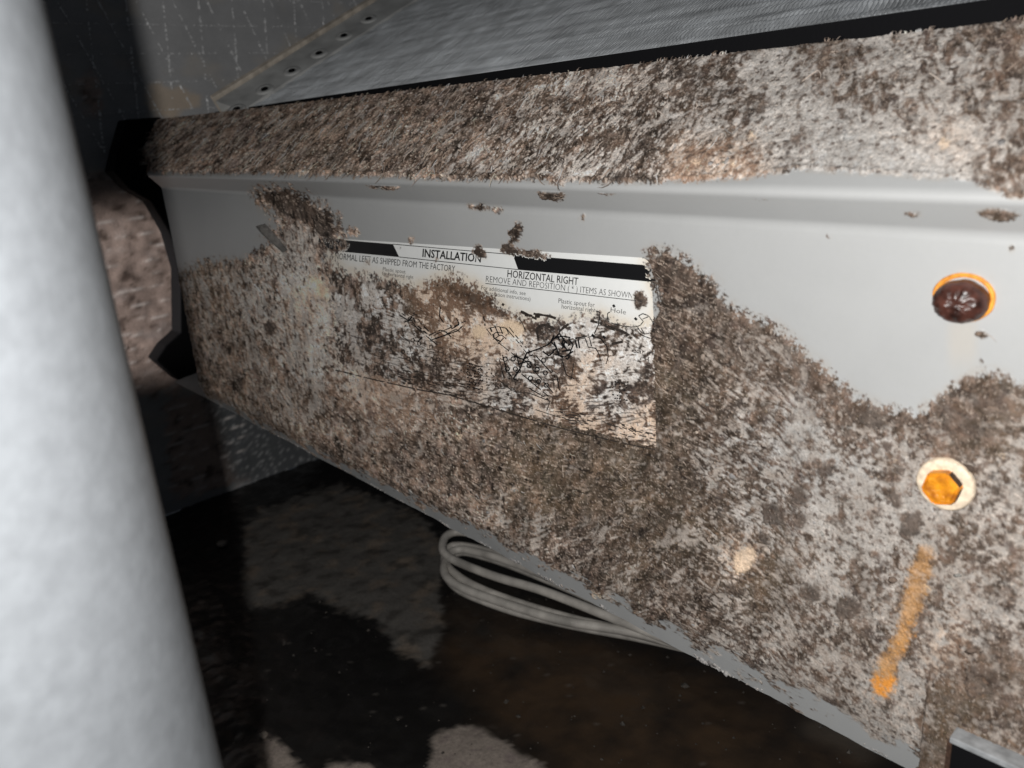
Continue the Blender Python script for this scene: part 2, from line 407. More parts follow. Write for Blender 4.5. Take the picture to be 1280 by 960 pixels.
R_DARKSPOT = region([blob(1000, 620, 12, 16, 0, seed=40), blob(968, 640, 16, 14, .3, seed=41), blob(1000, 648, 10, 10, seed=42), blob(1228, 850, 24, 20, .2, seed=43), blob(1035, 587, 13, 10, seed=44), blob(990, 522, 7, 6, seed=45), blob(1085, 520, 28, 9, .4, seed=46),
                     blob(1190, 512, 26, 9, .2, seed=47), blob(1205, 535, 30, 10, .2, seed=48), blob(1240, 507, 26, 10, .2, seed=49), blob(1127, 586, 9, 6, seed=50), blob(920, 738, 14, 8, .5, seed=51), blob(958, 672, 8, 9, seed=52), blob(1120, 620, 16, 8, 1.2, seed=53), blob(1140, 655, 14, 20, .2, seed=54), blob(1015, 740, 16, 9, seed=55), blob(600, 378, 40, 10, .45, seed=56), blob(1060, 760, 18, 14, seed=57),
                     blob(1110, 560, 5, 9, -.6, seed=58), blob(1150, 500, 6, 5, seed=59), blob(1195, 490, 8, 9, seed=60), blob(300, 480, 12, 9, seed=61), blob(375, 258, 44, 17, .5, seed=63), blob(345, 245, 25, 9, .2, seed=64), blob(412, 285, 18, 16, .5, seed=65), blob(646, 289, 9, 15, .3, seed=66), blob(636, 311, 13, 8, .3, seed=67), blob(600, 315, 10, 8, .4, seed=68), blob(690, 241, 17, 9, .2, seed=69), blob(845, 345, 30, 20, .5, seed=70), blob(318, 308, 12, 14, .2, seed=71), blob(800, 377, 9, 10, seed=72), blob(600, 258, 16, 4, seed=73), blob(340, 410, 10, 9, seed=62)], 1.6)
R_RUST = region([[(1152, 676), (1168, 680), (1164, 720), (1154, 760), (1140, 790), (1134, 810), (1122, 830), (1120, 872), (1088, 872), (1090, 838), (1110, 812), (1122, 785), (1130, 740), (1142, 700)]], 4.0)
R_RUSTHOT = region([blob(1104, 855, 15, 15, seed=70), blob(1136, 780, 10, 9, seed=71), blob(1120, 815, 7, 6, seed=72)], 4.0)
R_PALE = region([blob(930, 700, 16, 20, .6, seed=80), blob(745, 745, 12, 5, .5, seed=81), blob(782, 645, 8, 5, -.4, seed=82), blob(575, 545, 6, 9, .4, seed=83), blob(1252, 568, 8, 5, seed=84), blob(400, 360, 20, 9, .8, seed=85), blob(1180, 180, 9, 9, seed=86), blob(870, 205, 9, 6, seed=87), blob(915, 205, 8, 6, seed=88), blob(940, 172, 10, 6, seed=89), blob(1118, 575, 6, 5, seed=90),
                 blob(285, 182, 5, 3, seed=91), blob(1010, 905, 8, 4, seed=92), blob(640, 410, 20, 12, seed=93), blob(600, 415, 12, 9, seed=94)], 2.5)

PAINT = np.array((.415, .42, .42), np.float32)
PAPER = np.array((.86, .87, .86), np.float32)


def stain(px, py, a, b, kind, surf, base):
    """albedo, grime 0..1 and crust height (m) at points; a,b are distances on the sheet in metres"""
    # the growth is coarser towards the far, damp end: distances in units of its local grain (mm near the right)
    gx_ = np.linspace(-.75, .35, 1101); gr = np.interp(gx_, [-.62, -.40, -.27, -.17, -.12], [2.3, 2.0, 1.6, 1.12, 1.0])
    cum = np.concatenate([[0], np.cumsum(1.0 / gr[:-1])])
    am = np.interp(a, gx_, cum).astype(np.float32); bm_ = (b * 1000.0 / np.interp(a, gx_, gr)).astype(np.float32)
    Sv = look(SV[surf], px, py)
    cov, res, warm, tan = Sv[..., 0], Sv[..., 1], Sv[..., 2], Sv[..., 3]
    res = .45 + .55 * res
    # direction of the dirt: several oriented noises, chosen by place
    def orient(th, L, Wd, k):
        c, s = math.cos(th), math.sin(th)
        u_ = am * c + bm_ * s; v_ = -am * s + bm_ * c
        wx = N[k].grad(am / 6, bm_ / 6) * 0.9
        return N[k].fbm(u_ / L + wx, v_ / Wd + wx, 3, 0.6)
    iso = N[0].fbm(am / 2.1, bm_ / 2.1, 3, 0.62)
    pt = sstep(-.15, .35, N[9].fbm(am / 16 + 8, bm_ / 13, 2))
    iso = mix(iso, N[11].fbm(am / 4.6 + 11, bm_ / 4.6, 4, .6), pt * .75)
    mid = N[1].fbm(am / 4.5 + 40, bm_ / 4.5, 3, .6)
    if surf == 'ledge':
        st = np.where(px < 960, orient(1.25 + 0.0, 5.0, 1.0, 1), orient(.95, 7.0, 1.7, 2))
        st2 = orient(1.9, 4.0, 0.9, 3)
        q = sstep(-.2, .2, N[4].grad(am / 9, bm_ / 9))
        n1 = 0.60 * mix(st, st2, q * (px < 960)) + 0.42 * iso + .30 * mid
        n1 = mix(n1, .55 * orient(.95, 9.0, 3.0, 4) + .45 * orient(1.2, 5.0, 2.2, 5) + .35 * iso, sstep(760, 1020, px))
    else:
        d1 = orient(.55, 4.2, 1.15, 1)         # falling to the right
        d2 = orient(-.45, 4.5, 1.0, 2)
        d3 = orient(.12, 6.5, 0.9, 3)
        d4 = orient(1.35, 4.0, 1.2, 4)
        k1 = sstep(820, 880, px) * sstep(1050, 960, px)
        k4 = sstep(430, 380, px)
        k3 = sstep(430, 480, px) * sstep(860, 800, px)
        q = sstep(-.25, .25, N[5].grad(am / 14, bm_ / 14))
        stre = k1 * d1 + k4 * mix(d4, d1, q) + k3 * mix(d3, mix(d1, d2, sstep(600, 660, py)), q * .7)
        kk = np.clip(k1 + k4 + k3, 0, 1)
        n1 = mix(.80 * iso + .35 * mid, .58 * stre + .45 * iso + .35 * mid, kk)
    big = N[6].fbm(am / 13, bm_ / 13, 3)
    u1 = rank(n1 * 0.92 + (0.36 if surf != 'label' else .5) * big)
    # where there is dirt at all
    reg = look(R_FACE if surf != 'ledge' else R_LEDGE, px, py, 0, -40, 2)[..., 0]
    edge = reg + (0.50 * N[7].fbm(am / 2.8, bm_ / 2.8, 4, .7) + .30 * N[8].fbm(am / .8, bm_ / .8, 2)) * sstep(0.02, .3, reg) * sstep(1.05, .7, reg)
    inside = sstep(.32, .66, edge)
    rim = sstep(.25, .6, edge) * (1 - sstep(.80, 1.0, reg))
    cov = np.clip(cov + .30 * rim + (-.06 * sstep(480, 640, px) if surf == 'ledge' else .05 * sstep(600, 900, px)) * (0 if surf == 'label' else 1), 0, 1)
    dark = look(R_DARKSPOT, px, py, 0, -40, 2)[..., 0] if surf != 'ledge' else np.zeros_like(px)
    dark = sstep(.3, .75, dark + (.45 * iso + .35 * mid) * (dark > .02))
    sf = np.interp(px, [750, 1000], [0, .16]).astype(np.float32) * (surf != 'label')
    br = sstep(cov + .17 + sf, cov - .15 - sf, u1)
    br = np.maximum(br, dark * .88)
    # ground between the dirt: paint with pale residue
    nR = N[8].fbm(am / 3.4, bm_ / 3.4, 4, .6); nR2 = N[9].fbm(am / .9, bm_ / .9, 3, .6)
    resid = np.empty(px.shape + (3,), np.float32); resid[:] = (.43, .395, .365)
    resid = mixc(resid, (.47, .375, .32), sstep(-.2, .5, nR + warm * .9 - .35))
    resid = mixc(resid, (.72, .61, .52), sstep(.12, .70, nR2 * .8 + nR * .5 + .15))
    resid = mixc(resid, (.66, .47, .33), sstep(.45, .95, warm + .5 * nR) * .7)
    if surf == 'ledge': resid = mixc(resid, (.62, .58, .54), sstep(.0, .6, nR + .35 * sstep(700, 1000, px)) * .7)
    if surf == 'label':
        resid = mixc(resid, (.76, .66, .58), np.full(px.shape, .45, np.float32))
        resid = mixc(resid, (.50, .47, .45), sstep(.0, .5, mid + .3 - warm) * .55)
        resid = mixc(resid, (.80, .56, .38), sstep(.25, .8, warm + .45 * mid) * .55)
    g = np.empty(px.shape + (3,), np.float32); g[:] = base
    ground = mixc(g, resid, np.clip(sstep(.75, .05, rank(nR * .8 + nR2 * .5) - res * .75 + .1) * (.25 + .8 * res), 0, 1)[..., None][..., 0])
    # brown dirt
    nB = N[10].fbm(am / 3.0, bm_ / 3.0, 4, .65); nB2 = N[11].fbm(am / .75, bm_ / .75, 3, .65)
    B = np.empty(px.shape + (3,), np.float32); B[:] = (.175, .128, .102)
    B = mixc(B, (.070, .048, .038), sstep(-.05, .55, nB + .40 * nB2))
    B = mixc(B, (.300, .222, .178), sstep(.05, .62, -nB + .6 * nB2) * .85)
    B = mixc(B, (.165, .125, .114), sstep(.2, .6, N[12].fbm(am / 7, bm_ / 7, 2)) * .6)
    B = mixc(B, (.30, .205, .155), sstep(.1, .6, N[9].fbm(am / 9 + 70, bm_ / 9, 3) + .5 * res - .35) * .45)
    B = mixc(B, (.185, .138, .085), np.clip(tan * 1.0 + .25 * nB, 0, 1) * .8)
    B = mixc(B, (.120, .086, .068), dark * .6)
    far = np.interp(px, [180, 420, 600, 760, 880, 1000, 1300], [1.75, 1.60, 1.30, .88, .66, .70, .76]).astype(np.float32)  # tone-mapped brightness put into the dirt colour: lighter left, darker right
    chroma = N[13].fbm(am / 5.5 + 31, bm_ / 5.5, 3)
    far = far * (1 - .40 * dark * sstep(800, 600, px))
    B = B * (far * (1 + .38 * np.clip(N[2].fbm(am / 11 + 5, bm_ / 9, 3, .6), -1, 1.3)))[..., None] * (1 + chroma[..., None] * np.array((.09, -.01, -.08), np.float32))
    B = mixc(B, (.040, .028, .023), sstep(.28, .70, N[4].fbm(am / 4.2 - 13, bm_ / 4.2, 4, .7) + .15 * mid) * .8)
    if surf == 'label':
        B = mixc(B, (.055, .046, .042), sstep(-.3, .4, nB + .15 - warm * .6) * .75)
        B = mixc(B, (.16, .085, .045), sstep(.2, .8, warm + .3 * nB) * .6)
    B = mixc(B, (.42, .265, .185), sstep(.50, .95, warm + .35 * nB) * .6)
    # brushed strokes left by running water
    if surf == 'ledge': sk = mix(orient(1.25, 6.0, .8, 6), orient(.95, 8.0, 1.4, 6), sstep(760, 1000, px)); sw = .8
    elif surf == 'label': sk = orient(.10, 7.0, .75, 6); sw = sstep(400, 470, py - (px - 640) * .22)
    else: sk = np.where(px < 400, orient(1.2, 4.5, .9, 6), orient(.42, 6.0, .75, 7)); sw = sstep(1000, 860, px) * .9
    sk = sk * .8 + .25 * iso
    if surf != 'label': B = B + (np.array((.37, .295, .24), np.float32) * np.clip(far, .9, 1.4)[..., None] - B) * (sstep(.26, .50, sk) * .75 * sw)[..., None]
    B = mixc(B, (.050, .035, .028), sstep(-.30, -.55, sk) * .8 * sw)
    # pale flecks and dark pits inside it
    fl = sstep(.44, .68, N[13].fbm(am / 1.0 + 3, bm_ / 1.0, 3, .6) + .12 * res - .12 * tan - .15 * dark)
    B = B + (np.array((.42, .345, .29), np.float32) * np.clip(far, .9, 1.35)[..., None] - B) * (fl * .85)[..., None]
    B = mixc(B, (.46, .38, .32), fl * 0)
    pit = sstep(.44, .70, N[5].fbm(am / 1.1 - 9, bm_ / 1.1, 3, .6))
    col = ground
    film = np.interp(px, [180, 600, 800, 1000, 1300], [1.35, 1.15, .85, .95, 1.0]).astype(np.float32)[..., None] * np.array((.270, .212, .172), np.float32)  # same left-to-right brightness put into the film colour
    if surf != 'label':
        fa = np.clip(.85 * sstep(.45, .80, cov + .18 * mid) + .55 * sstep(-.25, .55, N[4].fbm(am / 7 + 21, bm_ / 7, 4, .65)) * sstep(.12, .4, cov), 0, .88)
        fa = fa * (1 - .45 * Sv[..., 1] * (1 - .5 * tan)) * (.55 if surf == 'ledge' else 1.0)
        col = col + (film - col) * fa[..., None]
    col = mixc(col, (.41, .375, .34), np.full(px.shape, .28 if surf == 'face' else .0, np.float32))
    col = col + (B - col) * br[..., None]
    if surf == 'label': col = mixc(col, (.070, .052, .045), sstep(.22, .48, sk) * .8 * sw)
    col = mixc(col, (.045, .034, .030), pit * .75)
    vein = sstep(.085, .0, np.abs(N[0].fbm(am / 5.0 + 9, bm_ / 5.0, 4, .6))) * sstep(.8, .3, cov) * sstep(-.1, .4, N[1].fbm(am / 16, bm_ / 16 + 5, 2))
    col = mixc(col, (.16, .125, .105), vein * .65)
    # small round spots out of the speckle
    cd, cv = N[3].cell(am / 3.2, bm_ / 3.2)
    spot = sstep(.24, .16, cd + .10 * nR2) * (cv > .70) * (1 if surf != 'label' else 0)
    spot = spot * sstep(.75, .4, cov)
    col = mixc(col, (.105, .078, .064), spot * .85)
    ring = sstep(.045, .0, np.abs(cd - .30)) * (cv > .70) * sstep(.7, .4, cov)
    col = mixc(col, (.50, .46, .42), ring * .25)
    pale = look(R_PALE, px, py, 0, -40, 2)[..., 0]
    pl = sstep(.35, .7, pale + .3 * nR2 * (pale > .03))
    col = mixc(col, (.72, .55, .40) if surf != 'label' else (.78, .60, .42), pl * .75)
    if surf == 'face':
        rs = look(R_RUST, px, py, 0, -40, 2)[..., 0]; rh = look(R_RUSTHOT, px, py, 0, -40, 2)[..., 0]
        rsn = 1.1 * rs + (.32 * nR + .22 * nR2) * (rs > .04)
        col = mixc(col, (.58, .31, .12), sstep(.28, 1.0, rsn) * np.interp(py, [680, 800], [.55, .85]))
        col = mixc(col, (.80, .31, .05), sstep(.28, .85, rh + (.5 * nR + .25 * nR2) * (rh > .04)) * .9)
        # faint run under the upper plug
        run = sstep(26, 8, np.abs(px - 1203)) * sstep(395, 410, py) * sstep(480, 430, py)
        g2 = mixc(g, (.50, .44, .36), run * .35)
        g = g2
    mref = np.array((.235, .188, .155), np.float32) if surf != 'label' else np.array((.42, .36, .31), np.float32)
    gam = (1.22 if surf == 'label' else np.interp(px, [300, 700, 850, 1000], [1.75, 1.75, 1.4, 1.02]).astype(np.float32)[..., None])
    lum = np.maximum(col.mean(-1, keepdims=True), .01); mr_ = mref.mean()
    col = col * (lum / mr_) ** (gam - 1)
    if surf != 'label':
        pf = np.clip(N[12].fbm(am / 15 + 3, bm_ / 11, 3, .6) + .5 * N[3].fbm(am / 5 + 60, bm_ / 5, 3, .6), -1.3, 1.3)
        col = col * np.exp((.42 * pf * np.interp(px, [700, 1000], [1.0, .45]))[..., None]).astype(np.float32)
        col = mixc(col, (.50, .335, .245), sstep(.50, .95, warm + .30 * nB + .2 * nB2) * .50 * sstep(900, 800, px))
    # faint cloudiness of the clean paint
    cl = 1 + .025 * N[2].fbm(am / 22, bm_ / 22, 3) + .012 * N[3].fbm(am / 2.0, bm_ / 2.0, 2)
    halo = sstep(.005, .40, reg) * sstep(-.4, .5, N[6].fbm(am / 5, bm_ / 5, 4, .65)) * (.45 if surf != 'label' else .25)
    g = mixc(g, (.40, .365, .325) if surf != 'label' else (.66, .52, .36), halo)
    out = g * cl[..., None]
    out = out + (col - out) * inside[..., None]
    hgt = inside * (br * (.00030 + .00030 * np.clip(nB2 + .3, 0, 1)) + .00022 * np.clip(iso + .4, 0, 1) + fl * .00025 * br + dark * .0005 + rim * .0004 - pit * .0002)
    hgt = np.maximum(hgt, 0) * sstep(.55, .95, edge)
    if surf == 'ledge': hgt = hgt * 1.1 + sstep(.6, 1.0, edge) * np.clip(n1 + .3, 0, 1) * .0004
    if surf == 'label': hgt = hgt * .18
    return out, inside, hgt, (cov, br, inside)


# ------------------------------------------------------------------ drain pan
pan = empty('drain_pan', (-0.33, 0.24, -0.12), 'grey painted metal pan front crusted with brown dirt, carrying a stained instruction label', 'drain pan')


def fit(pts, Y, deg=1):
    P = np.array([onY(x, y, Y) for x, y in pts])
    c = np.polyfit(P[:, 0], P[:, 2], deg)
    return lambda X: np.polyval(c, np.clip(X, -.75, .30))


Y0, Y1, Y2, Y3, Y4 = .262, .2135, .2225, .220, .2245
z0 = fit([(190, 150), (400, 128), (640, 100), (880, 72), (1060, 50), (1270, 25)], Y0)
z1 = fit([(230, 220), (400, 222), (640, 229), (840, 240), (1240, 248)], Y1)
z2 = fit([(215, 236), (430, 248), (640, 257), (840, 269), (1240, 296)], Y2)
z3 = fit([(250, 480), (400, 557), (640, 672), (770, 740), (900, 802), (1100, 890)], Y3)
z4 = fit([(400, 572), (550, 655), (720, 740), (880, 830), (1000, 890), (1120, 955)], Y4)

NC = 1240
# columns closer together where the sheet is far from the lens
xs = np.concatenate([[-.705 + i * .0012 for i in range(1)], np.array([onY(p, 330, .22)[0] for p in np.linspace(150, 1590, NC - 40)]), np.linspace(-.006, .05, 120), np.linspace(.053, .16, 30)])
xs = np.sort(xs); xs = xs[xs >= -.705]
NC = len(xs)
TRANS = onY(1157, 905, Y3)[0]          # the folded flange ends here; past it the sheet runs straight down

prof_n = [('ledge', 150), ('nose', 16), ('band', 34), ('bend', 8), ('face', 400), ('bend2', 10), ('flange', 50)]
rows = []
for X in [0]: pass
Vr, seg_id, bdist = [], [], []
XX = xs
kx = sstep(TRANS - .0006, TRANS + .0006, XX)           # 0 on flange, 1 on straight part
Z0, Z1, Z2, Z3, Z4 = z0(XX), z1(XX), z2(XX), z3(XX), z4(XX)
Z3 = Z3 - kx * .004; Z4 = np.where(kx > 0, mix(Z4, Z4 - .012, kx), Z4)
Y4x = mix(np.full_like(XX, Y4), Y3 - .0028, kx); Y3x = mix(np.full_like(XX, Y3), Y3 - .0026, kx)


def bez(p, q, r_, n):
    t = np.linspace(0, 1, n)[:, None]
    return (1 - t) ** 2 * p + 2 * t * (1 - t) * q + t * t * r_


rad = .0028
dl = np.hypot(Y0 - Y1, Z0 - Z1)
la = (Y0 - Y1) / dl; lz = (Z0 - Z1) / dl           # direction up the ledge
def add(Yr, Zr, sid):
    Vr.append(np.stack([np.broadcast_to(XX, Yr.shape), Yr, Zr], -1)); seg_id.append(np.full(Yr.shape[0], sid))
n = 150; t = np.linspace(0, 1, n)[:, None]
ya, za = Y1 + la * rad * 1.2, Z1 + lz * rad * 1.2
add(Y0 + (ya - Y0) * t, Z0 + (za - Z0) * t, 0)
db = np.hypot(Y2 - Y1, Z2 - Z1); ba = (Y2 - Y1) / db; bz = (Z2 - Z1) / db
yb, zb = Y1 + ba * rad, Z1 + bz * rad
add(bez(ya, np.full_like(XX, Y1), yb, 18)[1:], bez(za, Z1, zb, 18)[1:], 0.5)
yc, zc = Y2 - ba * .0018, Z2 - bz * .0018
t = np.linspace(0, 1, 30)[1:, None]
add(yb + (yc - yb) * t, zb + (zc - zb) * t, 1)
yd = np.full_like(XX, Y3) * 0 + Y2 - .0004; zd = Z2 - .0022
add(bez(yc, np.full_like(XX, Y2), yd, 8)[1:], bez(zc, Z2, zd, 8)[1:], 1)
ye = Y3x; ze = Z3 + .002
t = np.linspace(0, 1, 410)[1:, None]
add(yd + (Y3 - yd) * t + (ye - Y3) * sstep(.80, .97, t), zd + (ze - zd) * t, 2)
fd = np.hypot(Y4x - Y3x, Z4 - Z3); fa = (Y4x - Y3x) / fd; fz = (Z4 - Z3) / fd
yf, zf = Y3x + fa * .002, Z3 + fz * .002
add(bez(ye, Y3x, yf, 9)[1:], bez(ze, Z3, zf, 9)[1:], 2)
t = np.linspace(0, 1, 52)[1:, None]
add(yf + (Y4x - yf) * t, zf + (Z4 - zf) * t, 3)
V = np.concatenate(Vr, 0); seg = np.concatenate(seg_id)
NR = V.shape[0]
# left end of the sheet is cut back between the ledge and the bottom fold
zl = V[:, :, 2]
cut = np.interp(-zl, [-.03, -.018, .0, .012, .060, .150, .160, .178, .2, .3], [-.682, -.672, -.640, -.592, -.590, -.590, -.590, -.592, -.60, -.60])
V[:, :, 0] = np.maximum(V[:, :, 0], cut)
# folded edge is dented and uneven
wob = N[0].fbm(XX / .05, XX * 0 + 3.1, 3) * .0009 + N[1].fbm(XX / .012, XX * 0 + 1.1, 3) * .0004
V[-30:, :, 2] += wob[None, :] * np.linspace(0, 1, 30)[:, None] * (1 - kx)
V[:, :, 1] += .0005 * N[4].fbm(V[:, :, 0] / .11, V[:, :, 2] / .09, 2)
px, py = ref_px(V)
bd = np.concatenate([np.zeros((1, NC)), np.cumsum(np.linalg.norm(np.diff(V, axis=0), axis=2), 0)], 0)
tone = np.empty(V.shape, np.float32); grime = np.empty(V.shape[:2], np.float32); hgt = np.zeros(V.shape[:2], np.float32); COV = np.zeros(V.shape[:2], np.float32)
i1 = int(np.searchsorted(seg, 0.6))
o_, g_, h_, q_ = stain(px[:i1], py[:i1], V[:i1, :, 0], bd[:i1], 0, 'ledge', PAINT)
tone[:i1], grime[:i1], hgt[:i1] = o_, g_, h_; COV[:i1] = q_[0] * q_[2]
o_, g_, h_, q_ = stain(px[i1:], py[i1:], V[i1:, :, 0], bd[i1:], 0, 'face', PAINT)
tone[i1:], grime[i1:], hgt[i1:] = o_, g_, h_; COV[i1:] = q_[0] * q_[2]
# the fold keeps most of its paint: patches of crust hang over it only here and there
fl_i = np.where(seg == 3)[0]
a_, b_ = V[fl_i, :, 0] * 1000, bd[fl_i] * 1000
frac = np.linspace(0, 1, len(fl_i))[:, None]
keepd = sstep(.10, .35, .62 * N[6].fbm(a_ / 13, b_ / 7, 4, .6) + .25 * N[7].fbm(a_ / 2.4, b_ / 1.6, 3) + .68 - 1.0 * frac ** .7 + .55 * sstep(.86, 1.0, frac) * N[9].grad(a_ / 9, a_ * 0) + .35 * sstep(-.25, -.5, V[fl_i, :, 0]))
keepd = mix(keepd, 1.0, kx[None, :])
Pg = PAINT * (1 + .03 * N[2].fbm(a_ / 20, b_ / 20, 2))[..., None]
tone[fl_i] = Pg + (tone[fl_i] - Pg) * keepd[..., None]; grime[fl_i] *= keepd; hgt[fl_i] *= keepd * mix(.30, 1.0, kx[None, :])
# normals of the smooth sheet, then push the crust out
du = np.gradient(V, axis=1); dv = np.gradient(V, axis=0)
nn = np.cross(du, dv); nn /= (np.linalg.norm(nn, axis=2, keepdims=True) + 1e-12)
nn *= np.where((nn[..., 1] < 0), 1, -1)[..., None]
LQ = [onY(390, 297, Y3), onY(810, 324, Y3), onY(825, 567, Y3), onY(415, 460, Y3)]     # label corners TL TR BR BL
def label_ab(X, Z):
    a = (X - LQ[0][0]) / (LQ[1][0] - LQ[0][0])
    zt = mix(LQ[0][2], LQ[1][2], a); zb_ = mix(LQ[3][2], LQ[2][2], a)
    return a, (Z - zt) / (zb_ - zt)
la_, lb_ = label_ab(V[..., 0], V[..., 2])
under = (la_ > -.004) & (la_ < 1.004) & (lb_ > -.012) & (lb_ < 1.012) & (seg[:, None] == 2)
hgt = np.where(under, np.minimum(hgt, .00002), hgt)
sxp, syp = 1180.0, 607.0
hgt *= 1 - sstep(60, 36, np.hypot(px - 1180, py - 607))
VB = V.copy()
V = V + nn * hgt[..., None]
V[..., 1] -= 0
# holes are kept as plain sheet: plug and screw sit on it
me = raw_mesh('sheet', V.reshape(-1, 3), grid_faces(NR, NC), True, tone.reshape(-1, 3), grime.ravel())
sheet = link('sheet', me, M_PAN, pan)

# back faces of the pan: a thin return behind the fold and the ledge
bm = bmesh.new()
for (p0, p1) in (((-.66, Y4 + .001, float(z4(-.6)) + .001), (.16, Y4 + .001, float(z4(.1)) + .002)),):
    a = bm.verts.new(p0); b = bm.verts.new(p1); c = bm.verts.new((p1[0], p1[1] + .11, p1[2] + .012)); d = bm.verts.new((p0[0], p0[1] + .11, p0[2] + .012))
    bm.faces.new((a, b, c, d))
bm_obj('pan_floor', bm, plain('grey_paint', (.36, .365, .365), .45, noise=.1, nscale=60), pan)

# ---- label
LN, LM = 560, 330
ga, gb = np.meshgrid(np.linspace(0, 1, LN), np.linspace(0, 1, LM))
XT = mix(LQ[0][0], LQ[1][0], ga); XB = mix(LQ[3][0], LQ[2][0], ga)
LX = mix(XT, XB, gb); LZ = mix(mix(LQ[0][2], LQ[1][2], ga), mix(LQ[3][2], LQ[2][2], ga), gb)


def face_y(X, Z):          # the sheet's own surface under a point of its face
    zt = z2(X) - .0022; ze_ = z3(X) + .002
    t_ = (Z - zt) / (ze_ - zt)
    return (Y2 - .0004) + (Y3 - (Y2 - .0004)) * t_ + .0005 * N[4].fbm(np.asarray(X) / .11, np.asarray(Z) / .09, 2)


LY = face_y(LX, LZ) - .00012
LV = np.stack([LX, LY, LZ], -1)
lpx, lpy = ref_px(LV)
lt, lg, lh, lq = stain(lpx, lpy, LX, -LZ, 0, 'label', PAPER)
# the pale paper yellows next to the dirt
near = sstep(.0, .5, look(region([DIRTY_FACE[0]], 7.0), lpx, lpy, 0, -40, 2)[..., 0]) * (1 - lg)
lt = lt * (1 - near[..., None] * np.array((.02, .10, .20)))
LV[..., 1] -= lh
rc = .004      # rounded corners
aw = ga * .224; bh = gb * .072
dx_ = np.maximum(np.maximum(rc - aw, aw - (.224 - rc)), 0); dy_ = np.maximum(np.maximum(rc - bh, bh - (.072 - rc)), 0)
rem = (dx_ ** 2 + dy_ ** 2) > rc * rc
edge_d = np.minimum(np.minimum(aw, .224 - aw), .072 - bh) * 1000
rgn = N[6].fbm(LX * 1000 / 4.0, LZ * 1000 / 4.0, 4, .7)
ragged = ((edge_d < 1.3 + 1.8 * rgn) | (aw * 1000 < 7 + 9 * rgn) | ((.072 - bh) * 1000 < 1.2 + 2.2 * rgn)) & (lq[2] > .5)
rem |= ragged
keep = ~(rem[:-1, :-1] | rem[1:, 1:] | rem[1:, :-1] | rem[:-1, 1:])
me = raw_mesh('instruction_label', LV.reshape(-1, 3), grid_faces(LM, LN, keep), True, lt.reshape(-1, 3), lg.ravel())
label = link('instruction_label', me, M_LABEL, pan, label='white printed instruction label half covered by dirt')


def lab(pxx, pyy, lift=.00018):
    p = onY(pxx, pyy, Y3)
    return np.array([p[0], float(face_y(p[0], p[2])) - .00012 - lift, p[2]])


hide = (lq[2] * sstep(.45, .75, lq[1])).astype(np.float32)


def covered(P):
    a_, b_ = label_ab(P[0], P[2])
    i_ = int(np.clip(b_, 0, .999) * LM); j_ = int(np.clip(a_, 0, .999) * LN)
    return hide[i_, j_] > .5


def lab_mesh(name, V_, F_, mat=None):
    me_ = raw_mesh(name, V_, F_, False)
    o = bpy.data.objects.new(name, me_); C.objects.link(o); me_.materials.append(mat or M_INK)
    o.parent = label
    return o


def poly_print(name, TL, TR, BR, BL, cut=0.0):
    V_, F_ = [], []; m, k = 220, 14
    for j in range(k + 1):
        for i in range(m + 1):
            a_, b_ = i / m, j / k
            p = mix(mix(np.array(TL, float), np.array(TR, float), a_), mix(np.array(BL, float), np.array(BR, float), a_), b_)
            if cut and a_ > .93: p[1] += cut * ((a_ - .93) / .07) ** 2 * (1 - b_)
            V_.append(lab(*p))
    for j in range(k):
        for i in range(m):
            q_ = j * (m + 1) + i
            if not covered(V_[q_]): F_.append((q_, q_ + 1, q_ + m + 2, q_ + m + 1))
    return lab_mesh(name, V_, F_)


poly_print('black_bar', (391, 297.5), (488, 305.8), (496, 322), (399, 312.5))
poly_print('black_bar', (637.5, 319), (810, 333), (816.5, 354), (644.5, 338), 4.0)


def ribbons(name, lines, wd=1.0, mat=None, drop=0.0):
    V_, F_ = [], []
    for L in lines:
        P = np.array(L, float)
        seg_l = np.linalg.norm(np.diff(P, axis=0), axis=1); s = np.concatenate([[0], np.cumsum(seg_l)])
        m = max(2, int(s[-1] / 3) + 1); tt = np.linspace(0, s[-1], m)
        Q = np.stack([np.interp(tt, s, P[:, 0]), np.interp(tt, s, P[:, 1])], -1)
        T = np.gradient(Q, axis=0); T /= np.linalg.norm(T, axis=1)[:, None] + 1e-9
        nrm = np.stack([-T[:, 1], T[:, 0]], -1)
        b0 = len(V_)
        for q, n_ in zip(Q, nrm):
            k = wd * (1 + .25 * random.uniform(-1, 1) * (drop > 0))
            V_.append(lab(*(q + n_ * k / 2))); V_.append(lab(*(q - n_ * k / 2)))
        for i in range(m - 1):
            if drop and random.random() < drop: continue
            F_.append((b0 + 2 * i, b0 + 2 * i + 1, b0 + 2 * i + 3, b0 + 2 * i + 2))
    return lab_mesh(name, V_, F_, mat)


ribbons('rule_line', [[(488, 305.8), (637.5, 319)]], .9)
ribbons('rule_line', [[(496, 321.8), (644.5, 337.8)]], .9)
ribbons('rule_line', [[(604, 355), (700, 366), (800, 378)]], .9)
ribbons('border_line', [[(418, 463), (470, 476), (520, 487), (560, 494), (620, 512), (700, 536), (760, 551), (800, 560), (818, 563), (826, 560), (828, 552)]], 1.5, M_INKBROWN, .06)
ribbons('border_line', [[(816.5, 354), (819, 372), (824, 392)]], .9, M_INKBROWN, .1)
ribbons('border_line', [[(590, 490), (630, 500), (700, 523), (720, 528)]], 1.0, M_INKBROWN, .2)


